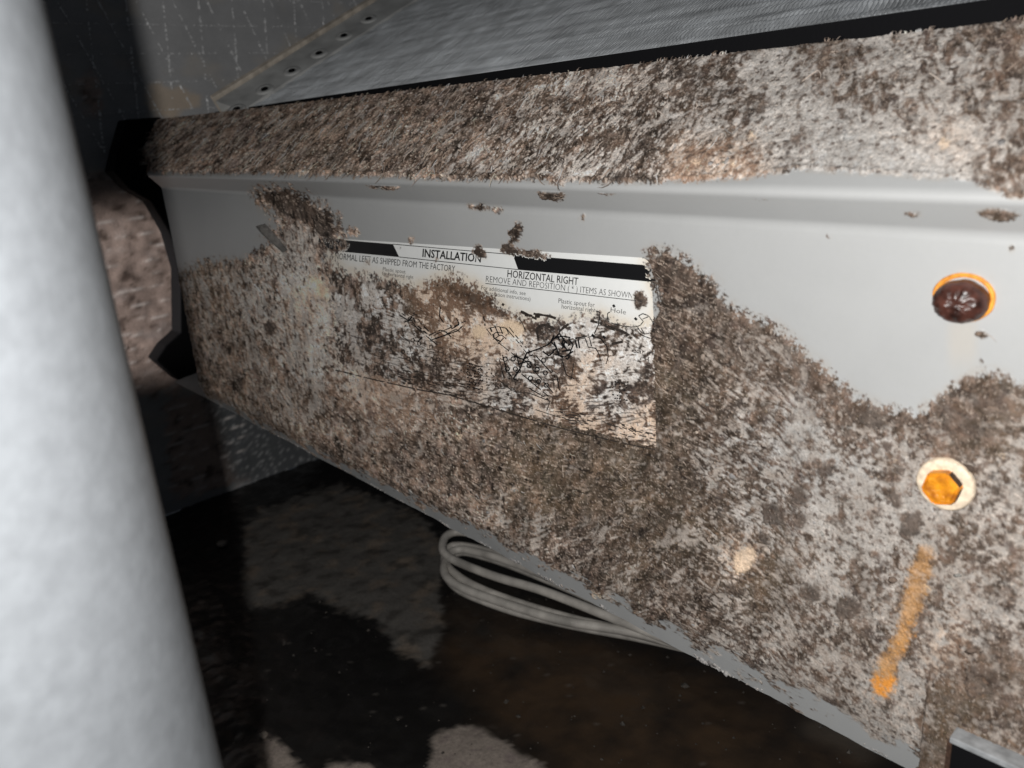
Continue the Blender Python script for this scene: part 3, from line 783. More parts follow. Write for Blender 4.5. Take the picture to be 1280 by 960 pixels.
def text(body, p0, p1, cap, bold=0.0, mat=None):
    cu = bpy.data.curves.new('lettering', 'FONT'); cu.body = body; cu.size = 1.0; cu.offset = bold; cu.resolution_u = 2
    ob = bpy.data.objects.new('lettering_source', cu); C.objects.link(ob)
    dg = bpy.context.evaluated_depsgraph_get(); dg.update()
    me_ = bpy.data.meshes.new_from_object(ob.evaluated_get(dg))
    bpy.data.objects.remove(ob)
    n_ = len(me_.vertices); co = np.empty(n_ * 3, np.float32); me_.vertices.foreach_get('co', co); co = co.reshape(-1, 3)
    x0, x1 = co[:, 0].min(), co[:, 0].max(); caph = .729
    out = np.empty_like(co)
    p0 = np.array(p0, float); p1 = np.array(p1, float)
    ex = (p1 - p0) / (x1 - x0)
    ang = np.array((.06, -1.0))            # letters stand upright on the pan
    for i, c in enumerate(co):
        q = p0 + ex * (c[0] - x0) + ang * c[1] / caph * cap
        out[i] = lab(q[0], q[1], .0002)
    me_.vertices.foreach_set('co', out.ravel()); me_.update()
    bt = bmesh.new(); bt.from_mesh(me_)
    bmesh.ops.delete(bt, geom=[f_ for f_ in bt.faces if covered(np.array(f_.calc_center_median()))], context='FACES')
    bt.to_mesh(me_); bt.free()
    me_.materials.clear(); me_.materials.append(mat or M_INK)
    me_.name = 'lettering'
    o = bpy.data.objects.new('lettering', me_); C.objects.link(o); o.parent = label
    return o


text('INSTALLATION', (525, 321.5), (598, 328.5), 10.3, .022)
text('NORMAL LEFT AS SHIPPED FROM THE FACTORY', (416, 324), (566, 340.5), 8.2, -.002)
text('HORIZONTAL RIGHT', (631, 347), (719, 357.3), 9.6, .006)
text('REMOVE AND REPOSITION ( * ) ITEMS AS SHOWN', (604.5, 353), (787, 374.2), 8.2, -.012)
text('For additional info, see', (599, 362.5), (654, 370), 5.4, -.006)
text('installation instructions)', (603, 369), (660, 377), 5.4, -.006)
text('Plastic spout for', (695, 379.5), (740, 385), 6.2, -.006)
text('horizontal right', (699, 386.5), (741, 391.8), 6.2, -.006)
text('Hole', (760, 391), (779, 394.2), 6.4, -.008)
text('Plastic spout', (476, 339), (504, 342.6), 5.0, -.006, M_INKBROWN)
text('for horizontal right', (475, 344.5), (514, 349.4), 5.0, -.006, M_INKBROWN)
text('earin', (787, 441.5), (814, 445), 6.5, .01, M_INKBROWN)
text('CH', (797, 452), (808, 453.5), 6.5, .01, M_INKBROWN)


def circ(x, y, r_, a0=0, a1=360, ry=None):
    return [(x + r_ * math.cos(math.radians(t_)), y + (ry or r_) * math.sin(math.radians(t_))) for t_ in np.linspace(a0, a1, 14)]


rings = [(445, 62), (508, 60), (462, 140), (527, 140), (636, 115), (752, 70), (700, 145), (765, 172), (648, 213), (712, 240), (775, 270)]
for q in rings:
    ribbons('tube_symbol', [circ(560 + q[0] / 6.4, 440 + q[1] / 6.4, 2.9)], 1.5)
ribbons('spout_drawing', [[(795, 396), (800, 393), (808, 396), (813, 404), (815, 411), (811, 417), (803, 419), (797, 415), (794, 410)], [(800, 400), (807, 397)], [(803, 419), (798, 411)], [(795, 396), (801, 403), (797, 408), (790, 410), (778, 409), (765, 406), (757, 403), (756, 393), (759, 391)],
                          [(793, 414), (799, 420), (812, 425), (814, 421)]], 1.1, None, .04)
ribbons('spout_drawing', [[(720, 425), (739, 421), (749, 425), (756, 434), (758, 446), (755, 456)], [(729, 424), (733, 435)], [(734, 423), (737, 434)], [(733, 435), (742, 436), (747, 445), (748, 452)], [(748, 441), (757, 441)], [(739, 421), (745, 407), (747, 391), (742, 390)]], 1.2, None, .06)
ribbons('coil_drawing', [[(606, 412), (612, 420), (622, 430)], [(608, 411), (620, 409), (630, 411), (634, 419)], [(612, 420), (618, 416), (626, 417)], [(614, 425), (624, 419), (630, 424)], [(620, 431), (632, 418)], [(630, 411), (645, 428), (656, 442)], [(634, 410), (650, 430), (660, 440)], [(622, 430), (640, 444), (655, 452)]], 1.1, None, .12)
ribbons('coil_drawing', [[(656, 442), (668, 438), (682, 432), (690, 424), (696, 418)], [(690, 424), (700, 421), (716, 424), (731, 421)], [(690, 428), (697, 446), (708, 450), (712, 436)], [(694, 421), (703, 436), (710, 431)], [(698, 420), (706, 430)], [(700, 440), (712, 438)], [(656, 442), (648, 462), (640, 474), (630, 462)]], 1.9, None, .08)
ribbons('coil_drawing', [[(655, 446), (664, 458), (668, 480)], [(688, 463), (691, 488)], [(612, 468), (640, 490), (660, 492), (686, 502), (682, 514)], [(715, 455), (712, 475)], [(640, 392), (650, 404), (654, 414)]], 1.2, M_INKBROWN, .15)
ribbons('coil_drawing', [[(500, 392), (512, 401), (520, 412)], [(508, 398), (518, 393), (522, 402)], [(512, 406), (528, 416)], [(540, 420), (552, 414), (566, 408), (580, 402)], [(556, 418), (568, 412), (576, 418)], [(520, 412), (530, 420), (545, 432)], [(500, 420), (510, 428), (512, 440)]], 1.2, M_INKBROWN, .15)
blk = []
for i in range(9):
    for j in range(9):
        x_, y_ = 582 + j * 2.2 + i * .1, 455 + i * 3.6 + j * .45
        if random.random() < .72: blk.append([(x_, y_ + random.uniform(-.6, .6)), (x_ + random.uniform(1.0, 2.2), y_ + random.uniform(-1.2, 1.2))])
for i in range(6):
    for j in range(7):
        if random.random() < .55: blk.append([(763 + j * 2.8, 478 + i * 4 + j * .6), (763 + j * 2.8 + random.uniform(1.2, 2.4), 478 + i * 4 + j * .6 + random.uniform(-1, 1))])
ribbons('smudged_print', blk, 1.7, None, .05)['kind'] = 'stuff'
blk = []
for i in range(6):
    for j in range(6):
        if random.random() < .6: blk.append([(606 + j * 2.8, 462 + i * 4 + j * .5), (606 + j * 2.8 + random.uniform(1.2, 2.2), 462 + i * 4 + j * .5 + random.uniform(-.8, .8))])
for k in range(60):
    x_ = random.uniform(690, 810); y_ = 508 + (x_ - 690) * .262 + random.uniform(0, 16)
    blk.append([(x_, y_), (x_ + random.uniform(3, 9), y_ + random.uniform(1, 2.6))])
for k in range(50):
    x_ = random.uniform(490, 590); y_ = 452 + (x_ - 490) * .25 + random.uniform(0, 26)
    blk.append([(x_, y_), (x_ + random.uniform(3, 10), y_ + random.uniform(1, 2.8))])
ribbons('smudged_print', blk, 1.3, M_INKBROWN, .1)['kind'] = 'stuff'
ribbons('coil_drawing', [[(497, 394), (508, 401), (514, 397), (517, 404)], [(500, 404), (514, 400)], [(504, 409), (516, 391)], [(520, 408), (532, 418)], [(523, 404), (534, 415)], [(534, 420), (548, 413), (556, 416), (562, 422)], [(536, 426), (556, 419), (570, 414), (576, 408)], [(560, 400), (562, 412), (572, 406), (568, 398)],
    [(512, 424), (520, 428), (526, 422)], [(548, 384), (547, 396), (552, 404)], [(602, 396), (604, 408)], [(610, 410), (616, 424), (624, 428)], [(616, 408), (621, 420)], [(622, 409), (626, 418)]], 1.5, None, .1)
ribbons('tube_symbol', [circ(500 + a_, 430 + b_, 2.6) for a_, b_ in ((14, -4), (22, 0), (37, 4), (15, 14), (24, 18), (38, 20), (46, 20), (2, 10), (9, 19))], 1.3, M_INKBROWN, .08)
ribbons('coil_drawing', [[(690, 420), (686, 428), (694, 436), (688, 440)], [(696, 417), (704, 428), (700, 437)], [(704, 420), (700, 430), (708, 440)], [(708, 424), (714, 432), (709, 444)], [(716, 425), (719, 436)], [(720, 425), (722, 436)], [(692, 444), (704, 447), (714, 440)], [(640, 446), (652, 450), (664, 444)], [(646, 456), (658, 452), (668, 458)], [(676, 440), (684, 446), (690, 440)]], 1.8, None, .06)
ribbons('coil_drawing', [[(626, 444), (632, 466)], [(643, 442), (649, 466)], [(655, 452), (690, 492)], [(668, 446), (692, 472)], [(650, 468), (684, 496)], [(632, 466), (649, 466)], [(622, 450), (628, 472), (646, 476)], [(694, 470), (698, 492)], [(700, 450), (706, 470), (716, 474)], [(660, 486), (684, 500)]], 1.2, None, .08)
ribbons('arrow_mark', [[(790, 398.5), (793, 401)], [(763, 382), (765, 385)], [(751, 421), (754, 424)], [(737, 419), (740, 422)]], 3.0)
ribbons('smudged_print', [[(648, 390), (660, 396), (668, 400)], [(650, 394), (672, 397)], [(664, 393), (684, 396), (692, 399)], [(622, 379), (630, 384)]], 3.0, M_INKBROWN, .1)
ribbons('smudged_print', [[(668, 412), (672, 408), (680, 407), (690, 412), (696, 416), (702, 410), (708, 406)], [(668, 412), (670, 424)], [(735, 402), (748, 405), (760, 410), (772, 414), (784, 420)], [(755, 410), (766, 413)], [(774, 415), (782, 421)], [(762, 431), (776, 428)]], 3.2, M_INKBROWN, .05)

# ---- hex screw, plug, port
def face_pt(pxx, pyy):
    p = onY(pxx, pyy, Y3)
    return np.array([p[0], float(face_y(p[0], p[2])), p[2]])


def lathe(prof, seg=28, wob=0.0, seed=0, squash=1.0):
    """profile of (radius, height) turned about -Y"""
    bm_ = bmesh.new(); r_ = random.Random(seed); rings_ = []
    for (rr, h) in prof:
        if rr == 0: rings_.append([bm_.verts.new((0, -h, 0))]); continue
        rings_.append([bm_.verts.new((rr * (1 + wob * r_.uniform(-1, 1)) * math.cos(2 * math.pi * k / seg), -h * (1 + wob * r_.uniform(-1, 1)), squash * rr * (1 + wob * r_.uniform(-1, 1)) * math.sin(2 * math.pi * k / seg))) for k in range(seg)])
    for A, B_ in zip(rings_[:-1], rings_[1:]):
        for k in range(seg):
            l = (k + 1) % seg
            if len(A) == 1: bm_.faces.new((A[0], B_[l], B_[k]))
            elif len(B_) == 1: bm_.faces.new((A[k], A[l], B_[0]))
            else: bm_.faces.new((A[k], A[l], B_[l], B_[k]))
    bmesh.ops.recalc_face_normals(bm_, faces=bm_.faces[:])
    return bm_


def at(bm_, p):
    bmesh.ops.translate(bm_, verts=bm_.verts[:], vec=Vector(p)); return bm_


def px_size(p, npx):      # metres that span npx photo pixels at p
    return npx / FPX * float((p @ RW)[2])


sp = face_pt(1181, 606) - np.array((0, .0006, 0)); mm = px_size(sp, 1.0)
screw_r = 33 * mm * 1.04
washer = bm_obj('washer', at(lathe([(0, .0002), (screw_r * .5, .0004), (screw_r * .62, .0009), (screw_r * .93, .0009), (screw_r, .0004), (screw_r, -.001)], 30, .02, 3), sp), M_WASHER, pan, True)
washer.name = 'hex_screw'
washer.data.name = 'hex_screw'
HR = screw_r * .68
bm = bmesh.new()
def hexring(r_, y, a0=.25): return [bm.verts.new((r_ * math.cos(a0 + k * math.pi / 3), y, r_ * math.sin(a0 + k * math.pi / 3))) for k in range(6)]
h1 = hexring(HR, -.0008); h2 = hexring(HR, -.0040); h3 = hexring(HR * .9, -.0046)
for A, B_ in ((h1, h2), (h2, h3)):
    for k in range(6): bm.faces.new((A[k], A[(k + 1) % 6], B_[(k + 1) % 6], B_[k]))
ctr = bm.verts.new((0, -.0042, 0)); h4 = hexring(HR * .55, -.0046)
for k in range(6):
    bm.faces.new((h3[k], h3[(k + 1) % 6], h4[(k + 1) % 6], h4[k])); bm.faces.new((h4[k], h4[(k + 1) % 6], ctr))
bmesh.ops.recalc_face_normals(bm, faces=bm.faces[:])
for f_ in bm.faces: f_.material_index = 0
at(bm, sp)
hx = bpy.data.meshes.new('screw_head'); bm.to_mesh(hx); bm.free()
hx.materials.append(M_HEX); hx.materials.append(M_HEXDARK)
for p in hx.polygons:
    if abs(p.normal.y) < .3 and (p.normal.x > .3 or p.normal.z < -.6): p.material_index = 1  # shade on the right and lower flats put in as a darker material
bt = bmesh.new(); bt.from_mesh(hx); bmesh.ops.bevel(bt, geom=[e for e in bt.edges if e.calc_face_angle(0) > .5], offset=.0005, segments=2, affect='EDGES'); bt.to_mesh(hx); bt.free()
ho = bpy.data.objects.new('screw_head', hx); C.objects.link(ho); ho.parent = washer

pp = face_pt(1201, 374); mm = px_size(pp, 1.0); PR = 36 * mm
rim = bm_obj('rusted_plug', at(lathe([(PR * 1.0, -.0005), (PR * 1.02, .0003), (PR * .97, .0008), (PR * .88, .0006), (PR * .80, -.0004), (0, -.0006)], 40, .012, 5, .86), pp), M_RIM, pan, True)
kb = lathe([(PR * .90, -.0004), (PR * .90, .0016), (PR * .84, .0032), (PR * .68, .0046), (PR * .42, .0054), (PR * .18, .0057), (0, .0056)], 32, .035, 9, .84)
at(kb, pp + np.array((-.0002, 0, -.0008)))
bmesh.ops.subdivide_edges(kb, edges=kb.edges[:], cuts=1, use_grid_fill=True)
for v_ in kb.verts:
    q = np.array(v_.co) * 1000
    d = float(N[1].fbm(np.array([q[0] / 1.8]), np.array([q[2] / 1.8]), 3)[0])
    v_.co.y -= .0007 * d
ko = bm_obj('plug_knob', kb, M_KNOB, None, True); ko.parent = rim; ko.location = (0, 0, 0)

# drain port low on the straight part of the sheet
c0 = onY(1190, 918, .2145); c1 = onY(1300, 952, .2145)
def boxbm(a, b):
    bm_ = bmesh.new(); bmesh.ops.create_cube(bm_, size=1)
    for v_ in bm_.verts:
        v_.co = Vector([a[i] + (v_.co[i] + .5) * (b[i] - a[i]) for i in range(3)])
    return bm_
pz = c0[2]
port = bm_obj('drain_port', boxbm((c0[0], .2125, pz - .0016), (c0[0] + .060, .2185, pz + .0004)), M_PORT, pan, False, .0004)
pb = bm_obj('port_opening_shade', boxbm((c0[0] + .0008, .2132, pz - .030), (c0[0] + .060, .2182, pz - .0017)), M_BLACKP, None); pb.parent = port; pb.location = (0, 0, 0)  # solid black block standing for the dark inside the opening
ps = bm_obj('port_side', boxbm((c0[0] - .0006, .2128, pz - .030), (c0[0] + .0007, .2184, pz - .0017)), M_HEXDARK, None); ps.parent = port; ps.location = (0, 0, 0)

# black end piece standing for the pan end in the pipe's shadow
bm = bmesh.new()
outline = [onX(147, 151, -.70), onX(188, 148, -.70), onX(240, 190, -.70), onX(255, 300, -.70), onX(262, 400, -.70), onX(275, 470, -.70), onX(258, 492, -.70), onX(212, 470, -.70), onX(184, 446, -.70), onX(196, 428, -.70), onX(214, 412, -.70), onX(213, 335, -.70), onX(200, 290, -.70), onX(178, 252, -.70), onX(150, 236, -.70), onX(130, 214, -.70), onX(137, 185, -.70)]
f_ = bm.faces.new([bm.verts.new(tuple(p)) for p in outline])
ex = bmesh.ops.extrude_face_region(bm, geom=[f_])
bmesh.ops.translate(bm, verts=[g for g in ex['geom'] if isinstance(g, bmesh.types.BMVert)], vec=(.02, 0, 0))
bmesh.ops.recalc_face_normals(bm, faces=bm.faces[:])
bm_obj('shaded_end_piece', bm, M_BLACKP, pan, False, .0012)

# ---- loose fibres and crumbs of dirt on the pan
def scatter(rows0, rows1, count, weight):
    Wt = weight[rows0:rows1].copy(); Wt = np.clip(Wt, 0, None)
    px_, py_ = px[rows0:rows1], py[rows0:rows1]
    # area of each cell so that density is per area of sheet
    ar = np.linalg.norm(du[rows0:rows1], axis=2) * np.linalg.norm(dv[rows0:rows1], axis=2)
    Wt = Wt * ar * ((px_ > -60) & (px_ < 1420))
    p = (Wt / Wt.sum()).ravel()
    idx = rng.choice(p.size, count, p=p)
    r_, c_ = np.divmod(idx, NC)
    return r_ + rows0, c_


PAL = np.array([(.10, .072, .058), (.15, .11, .09), (.20, .155, .125), (.30, .235, .19), (.42, .34, .28), (.60, .50, .41), (.17, .13, .08)], np.float32)


def fibres(rows, cols, len_mm, wid_mm, ang, lift, palw, name):
    n_ = len(rows); K = 5
    base = V[rows, cols]; nor = nn[rows, cols]
    tu = np.array((1.0, 0, 0)); tv = np.cross(nor, tu); tv /= np.linalg.norm(tv, axis=1)[:, None]
    tv *= np.where(tv[:, 2] > 0, -1, 1)[:, None]                     # down the sheet
    th = ang + rng.normal(0, .45, n_); L = len_mm * rng.uniform(.5, 1.5, n_) / 1000; W_ = wid_mm * rng.uniform(.6, 1.4, n_) / 1000
    curv = rng.normal(0, 1.2, n_); lf = lift * rng.uniform(.2, 1.0, n_) / 1000
    pts = []
    pos = base + nor * .0001
    for k in range(K):
        t_ = k / (K - 1)
        a = th + curv * (t_ - .5)
        d = np.cos(a)[:, None] * tu + np.sin(a)[:, None] * tv
        side = -np.sin(a)[:, None] * tu + np.cos(a)[:, None] * tv
        if k: pos = pos + d * (L / (K - 1))[:, None]
        h = np.sin(math.pi * t_) ** .8 * lf
        wk = W_ * (1 - .75 * t_ ** 2)
        c = pos + nor * h[:, None]
        pts += [c + side * wk[:, None] / 2, c + nor * (wk * .45)[:, None], c - side * wk[:, None] / 2]
    P = np.stack(pts, 1).reshape(-1, 3)
    off = (np.arange(n_) * 3 * K)[:, None]
    F = []
    for k in range(K - 1):
        for e in (0, 1):
            F.append([3 * k + e, 3 * k + e + 1, 3 * k + e + 4, 3 * k + e + 3])
    F = (np.array(F)[None] + off[..., None]).reshape(-1, 4)
    pc = PAL[rng.choice(len(PAL), n_, p=np.array(palw) / sum(palw))] * rng.uniform(.8, 1.2, (n_, 1))
    pc = .30 * pc + .95 * np.minimum(tone[rows, cols], .40) * rng.uniform(.7, 1.7, (n_, 1))
    tn = np.repeat(pc, 3 * K, 0)
    me_ = raw_mesh(name, P, F, True, tn, np.ones(len(P)))
    return link(name, me_, M_DIRT, pan, kind='stuff')


ledge_w = COV * (1 - .85 * sstep(650, 900, px)) * grime
r_, c_ = scatter(2, 150, 1700, ledge_w * sstep(-.25, .3, N[9].fbm(V[..., 0] / .018, bd / .018, 3)))
fibres(r_, c_, 5.5, .42, 1.25, .4, (2, 4, 4, 4, 2.8, 1.0, 1), 'dirt_fibres')
face_w = np.clip(COV - .35, 0, 1) * grime * (seg[:, None] == 2) * (~under) * (.25 + sstep(880, 780, px))
r_, c_ = scatter(i1, NR - 55, 2200, face_w * sstep(-.2, .4, N[8].fbm(V[..., 0] / .016, V[..., 2] / .016, 3)))
fibres(r_, c_, 2.8, .28, .50, .35, (3, 5, 4, 3, 1.8, .6, 2), 'dirt_fibres')
# fringe along the top back edge
cc = rng.integers(0, NC, 420)
cc = cc[N[5].fbm(XX[cc] / .02, XX[cc] * 0 + 7.7, 2) > 0]; cc = cc[(px[2, cc] > 180)]
fibres(np.full(len(cc), 1), cc, 1.6, .4, -1.5, .6, (3, 4, 3, 2, 1, .2, 1), 'dirt_fibres')


def crumbs(rows, cols, size_mm, palw, name):
    n_ = len(rows)
    t_ = (1 + 5 ** .5) / 2
    ico = np.array([(-1, t_, 0), (1, t_, 0), (-1, -t_, 0), (1, -t_, 0), (0, -1, t_), (0, 1, t_), (0, -1, -t_), (0, 1, -t_), (t_, 0, -1), (t_, 0, 1), (-t_, 0, -1), (-t_, 0, 1)]) / 1.9
    fc = np.array([(0, 11, 5), (0, 5, 1), (0, 1, 7), (0, 7, 10), (0, 10, 11), (1, 5, 9), (5, 11, 4), (11, 10, 2), (10, 7, 6), (7, 1, 8), (3, 9, 4), (3, 4, 2), (3, 2, 6), (3, 6, 8), (3, 8, 9), (4, 9, 5), (2, 4, 11), (6, 2, 10), (8, 6, 7), (9, 8, 1)])
    s = size_mm * np.exp(rng.normal(0, .45, n_)) / 1000
    sc = s[:, None] * rng.uniform(.5, 1.3, (n_, 3)); 
    jit = rng.uniform(.7, 1.3, (n_, 12, 1))
    P = ico[None] * jit * sc[:, None, :]
    nor = nn[rows, cols]; tu = np.array((1.0, 0, 0)); tv = np.cross(nor, tu); tv /= np.linalg.norm(tv, axis=1)[:, None]
    a = rng.uniform(0, 6.28, n_); ca, sa = np.cos(a)[:, None], np.sin(a)[:, None]
    e1 = ca * tu + sa * tv; e2 = -sa * tu + ca * tv
    Wd = P[..., 0:1] * e1[:, None] + P[..., 1:2] * e2[:, None] + P[..., 2:3] * .5 * nor[:, None]
    Wd += (V[rows, cols])[:, None, :]
    F = (fc[None] + (np.arange(n_) * 12)[:, None, None]).reshape(-1, 3)
    pc = PAL[rng.choice(len(PAL), n_, p=np.array(palw) / sum(palw))] * rng.uniform(.75, 1.25, (n_, 1))
    pc = .40 * pc + .7 * np.minimum(tone[rows, cols], .36) * rng.uniform(.6, 1.4, (n_, 1))
    me_ = raw_mesh(name, Wd.reshape(-1, 3), F, True, np.repeat(pc, 12, 0), np.ones(n_ * 12))
    return link(name, me_, M_DIRT, pan, kind='stuff')


cw = COV * grime * (~under)
r_, c_ = scatter(2, NR - 3, 4500, cw * sstep(-.3, .4, N[7].fbm(V[..., 0] / .010, bd / .010, 3)))
crumbs(r_, c_, .42, (4, 5, 3, 1.6, 1.2, .7, 1), 'dirt_crumbs')
ew = (np.abs(seg[:, None] - 3) < .1) * sstep(.75, 1, np.linspace(0, 1, NR))[:, None] * np.ones((1, NC)); ew[:-6] = 0
r_, c_ = scatter(NR - 6, NR - 1, 500, ew * (N[3].fbm(XX / .02, XX * 0, 2) > .1)[None, :])
crumbs(r_, c_, .45, (4, 5, 3, 1, 1, .2, 1), 'dirt_crumbs')
# crust hanging from the fold
hb = onY(893, 832, Y4)
ids = np.argmin(np.abs(XX - hb[0]))
cc = np.clip(ids + (rng.normal(0, 14, 60)).astype(int), 0, NC - 1)
crumbs(np.full(60, NR - 1), cc, .6, (4, 4, 3, 1, 1, .3, 1), 'dirt_crumbs')

# a curl of peeling film beside the label
bm = bmesh.new(); prev = None
for k, (x, y, lift_) in enumerate([(321, 283, .0028), (328, 290, .0034), (335, 298, .0030), (342, 306, .0018), (350, 316, .0006)]):
    p = face_pt(x, y); q = face_pt(x + 7, y - 3)
    a = bm.verts.new((p[0], p[1] - lift_, p[2])); b = bm.verts.new((q[0], q[1] - .0006, q[2])); m_ = bm.verts.new(((p[0] + q[0]) / 2, p[1] - lift_ * .9 - .0006, (p[2] + q[2]) / 2))
    if prev: bm.faces.new((prev[0], prev[2], m_, a)); bm.faces.new((prev[2], prev[1], b, m_))
    prev = (a, b, m_)
bmesh.ops.solidify(bm, geom=bm.faces[:], thickness=.0002)
bm_obj('peeling_flake', bm, plain('peeling_film', (.36, .34, .32), .6, noise=.3, nscale=400), pan, True)

# ------------------------------------------------------------------ evaporator coil
coil = empty('evaporator_coil', (-.2, .36, .06), 'slanted grey finned coil with a drilled metal end strip above the dirty ledge', 'coil')
CY, CZ, CS = .277, .0222, .47
cl_ = math.hypot(1, CS); dirY, dirZ = 1 / cl_, CS / cl_; norY, norZ = -CS / cl_, 1 / cl_
xf0 = -.545; NF = 430; pitch = .00175; K = 100; LEN = .40
fx = xf0 + np.arange(NF) * pitch
ss = np.linspace(0, 1, K) ** 1.5 * LEN
FXg, SSg = np.meshgrid(fx, ss, indexing='ij')
row = SSg + .0012 * N[2].fbm(FXg / .05, SSg / .05, 2)
jit = .00022 * np.sin(row / .0021) + .0004 * N[0].fbm(FXg / .16, row / .006, 3) + .00022 * N[1].fbm(FXg / .002, SSg / .008, 2)
hh = .0009 * N[3].fbm(FXg / .20, row / .005, 3) + .0003 * N[4].fbm(FXg / .003, SSg / .02, 2)
tops = np.stack([FXg + jit, CY + dirY * SSg + norY * hh, CZ + dirZ * SSg + norZ * hh], -1)
lean = .0006
bots = np.stack([FXg + jit - lean, CY + dirY * SSg - norY * .012, CZ + dirZ * SSg - norZ * .012], -1)
th_ = .00055
tops2 = tops + np.array((th_, 0, 0))
Vf = np.stack([bots, tops, tops2], 2)       # NF,K,3,3
base_i = np.arange(NF * K * 3).reshape(NF, K, 3)
F1 = np.stack([base_i[:, :-1, 0], base_i[:, 1:, 0], base_i[:, 1:, 1], base_i[:, :-1, 1]], -1).reshape(-1, 4)
F2 = np.stack([base_i[:, :-1, 1], base_i[:, 1:, 1], base_i[:, 1:, 2], base_i[:, :-1, 2]], -1).reshape(-1, 4)
me = raw_mesh('fins', Vf.reshape(-1, 3), np.concatenate([F1, F2]), False)
link('fins', me, M_FIN, coil, kind='stuff')
bm = bmesh.new()
q = [(-.56, 0), (.21, 0), (.21, LEN), (-.56, LEN)]
vs = [bm.verts.new((x, CY + dirY * s_ - norY * .0115, CZ + dirZ * s_ - norZ * .0115)) for x, s_ in q]
bm.faces.new(vs); bm_obj('fin_shade_sheet', bm, plain('fin_gap_shade', (.03, .032, .035), .7), coil)  # dark sheet standing for the shade between the fins
bm_obj('gap_shade_strip', boxbm((-.60, CY - .0025, -.03), (.21, CY + .003, CZ - .0002)), M_BLACK, coil)  # black strip standing for the shaded gap under the coil


def strip(x0, x1, s0, s1, h0, h1, name, mat, bev=.0006):
    bm_ = boxbm((x0, s0, h0), (x1, s1, h1))
    for v_ in bm_.verts:
        s_, h = v_.co.y, v_.co.z
        v_.co.y = CY + dirY * s_ + norY * h; v_.co.z = CZ + dirZ * s_ + norZ * h
    return bm_obj(name, bm_, mat, coil, False, bev)


TW0, TW1, TH0, TH1 = -.575, -.547, .0105, .0012
bm = bmesh.new(); prev = None
def on_strip(x, s_, up=0.0):
    h = TH0 + (TH1 - TH0) * (x - TW0) / (TW1 - TW0) + up
    return (x, CY + dirY * s_ + norY * h, CZ + dirZ * s_ + norZ * h)
for i in range(41):
    s_ = -.008 + i * (LEN + .008) / 40
    rg = [bm.verts.new(on_strip(x, s_, u_)) for x, u_ in ((TW0 - .001, -.012), (TW0 - .001, -.001), (TW0, 0), (TW1, 0), (TW1 + .0008, -.0008), (TW1 + .0008, -.004))]
    if prev:
        for a_, b_ in zip(range(5), range(1, 6)): bm.faces.new((prev[a_], prev[b_], rg[b_], rg[a_]))
    prev = rg
bmesh.ops.recalc_face_normals(bm, faces=bm.faces[:])
bm_obj('tube_sheet', bm, M_SHEET, coil, False)
bm = bmesh.new(); prev = None
for i in range(41):
    s_ = -.008 + i * (LEN + .008) / 40
    rg = [bm.verts.new(on_strip(x, s_, u_)) for x, u_ in ((TW0 - .0045, -.016), (TW0 - .0045, .0022), (TW0 - .0035, .003), (TW0 - .0012, .0024), (TW0 - .0008, -.001))]
    if prev:
        for a_, b_ in zip(range(4), range(1, 5)): bm.faces.new((prev[a_], prev[b_], rg[b_], rg[a_]))
    prev = rg
bmesh.ops.recalc_face_normals(bm, faces=bm.faces[:])
bm_obj('sheet_lip', bm, M_EDGE, coil, False)
SNn = np.cross(np.array(on_strip(TW1, 0)) - np.array(on_strip(TW0, 0)), np.array((0, dirY, dirZ))); SNn /= np.linalg.norm(SNn)
if SNn[2] < 0: SNn = -SNn
holes = [(460, 24), (429, 45), (398, 67), (364, 89), (330, 112), (295, 137)]
hm = None; hb_ = None
for k, (hx_, hy_) in enumerate(holes):
    d = ray(hx_ + 1, hy_)
    # meet the strip's top plane
    nP = SNn; p0 = np.array(on_strip(TW0, 0))
    p = d * (nP @ p0) / (nP @ d) + SNn * .0006
    if hm is None:
        b1 = bmesh.new(); bmesh.ops.create_cone(b1, cap_ends=True, segments=14, radius1=.0026, radius2=.0026, depth=.0006)
        hm = bpy.data.meshes.new('screw_hole'); b1.to_mesh(hm); b1.free(); hm.materials.append(M_BLACK)  # flat black disc standing for the dark of the hole
        b2 = bmesh.new()
        A = [[b2.verts.new((r_ * math.cos(2 * math.pi * j / 18), r_ * math.sin(2 * math.pi * j / 18), z_)) for j in range(18)] for r_, z_ in ((.0029, -.0003), (.0036, .0003), (.0062, .0001), (.0070, -.0008))]
        for X_, Y_ in zip(A[:-1], A[1:]):
            for j in range(18): b2.faces.new((X_[j], X_[(j + 1) % 18], Y_[(j + 1) % 18], Y_[j]))
        hb_ = bpy.data.meshes.new('collar'); b2.to_mesh(hb_); b2.free(); hb_.materials.append(M_SHEET)
        for pl_ in hb_.polygons: pl_.use_smooth = True
    rot = Vector(SNn).to_track_quat('Z', 'Y').to_euler()
    for nm, ms_ in (('collar', hb_), ('screw_hole', hm)):
        o = bpy.data.objects.new(nm, ms_); C.objects.link(o); o.parent = coil
        o.location = Vector(p) - Vector(coil.location); o.rotation_euler = rot

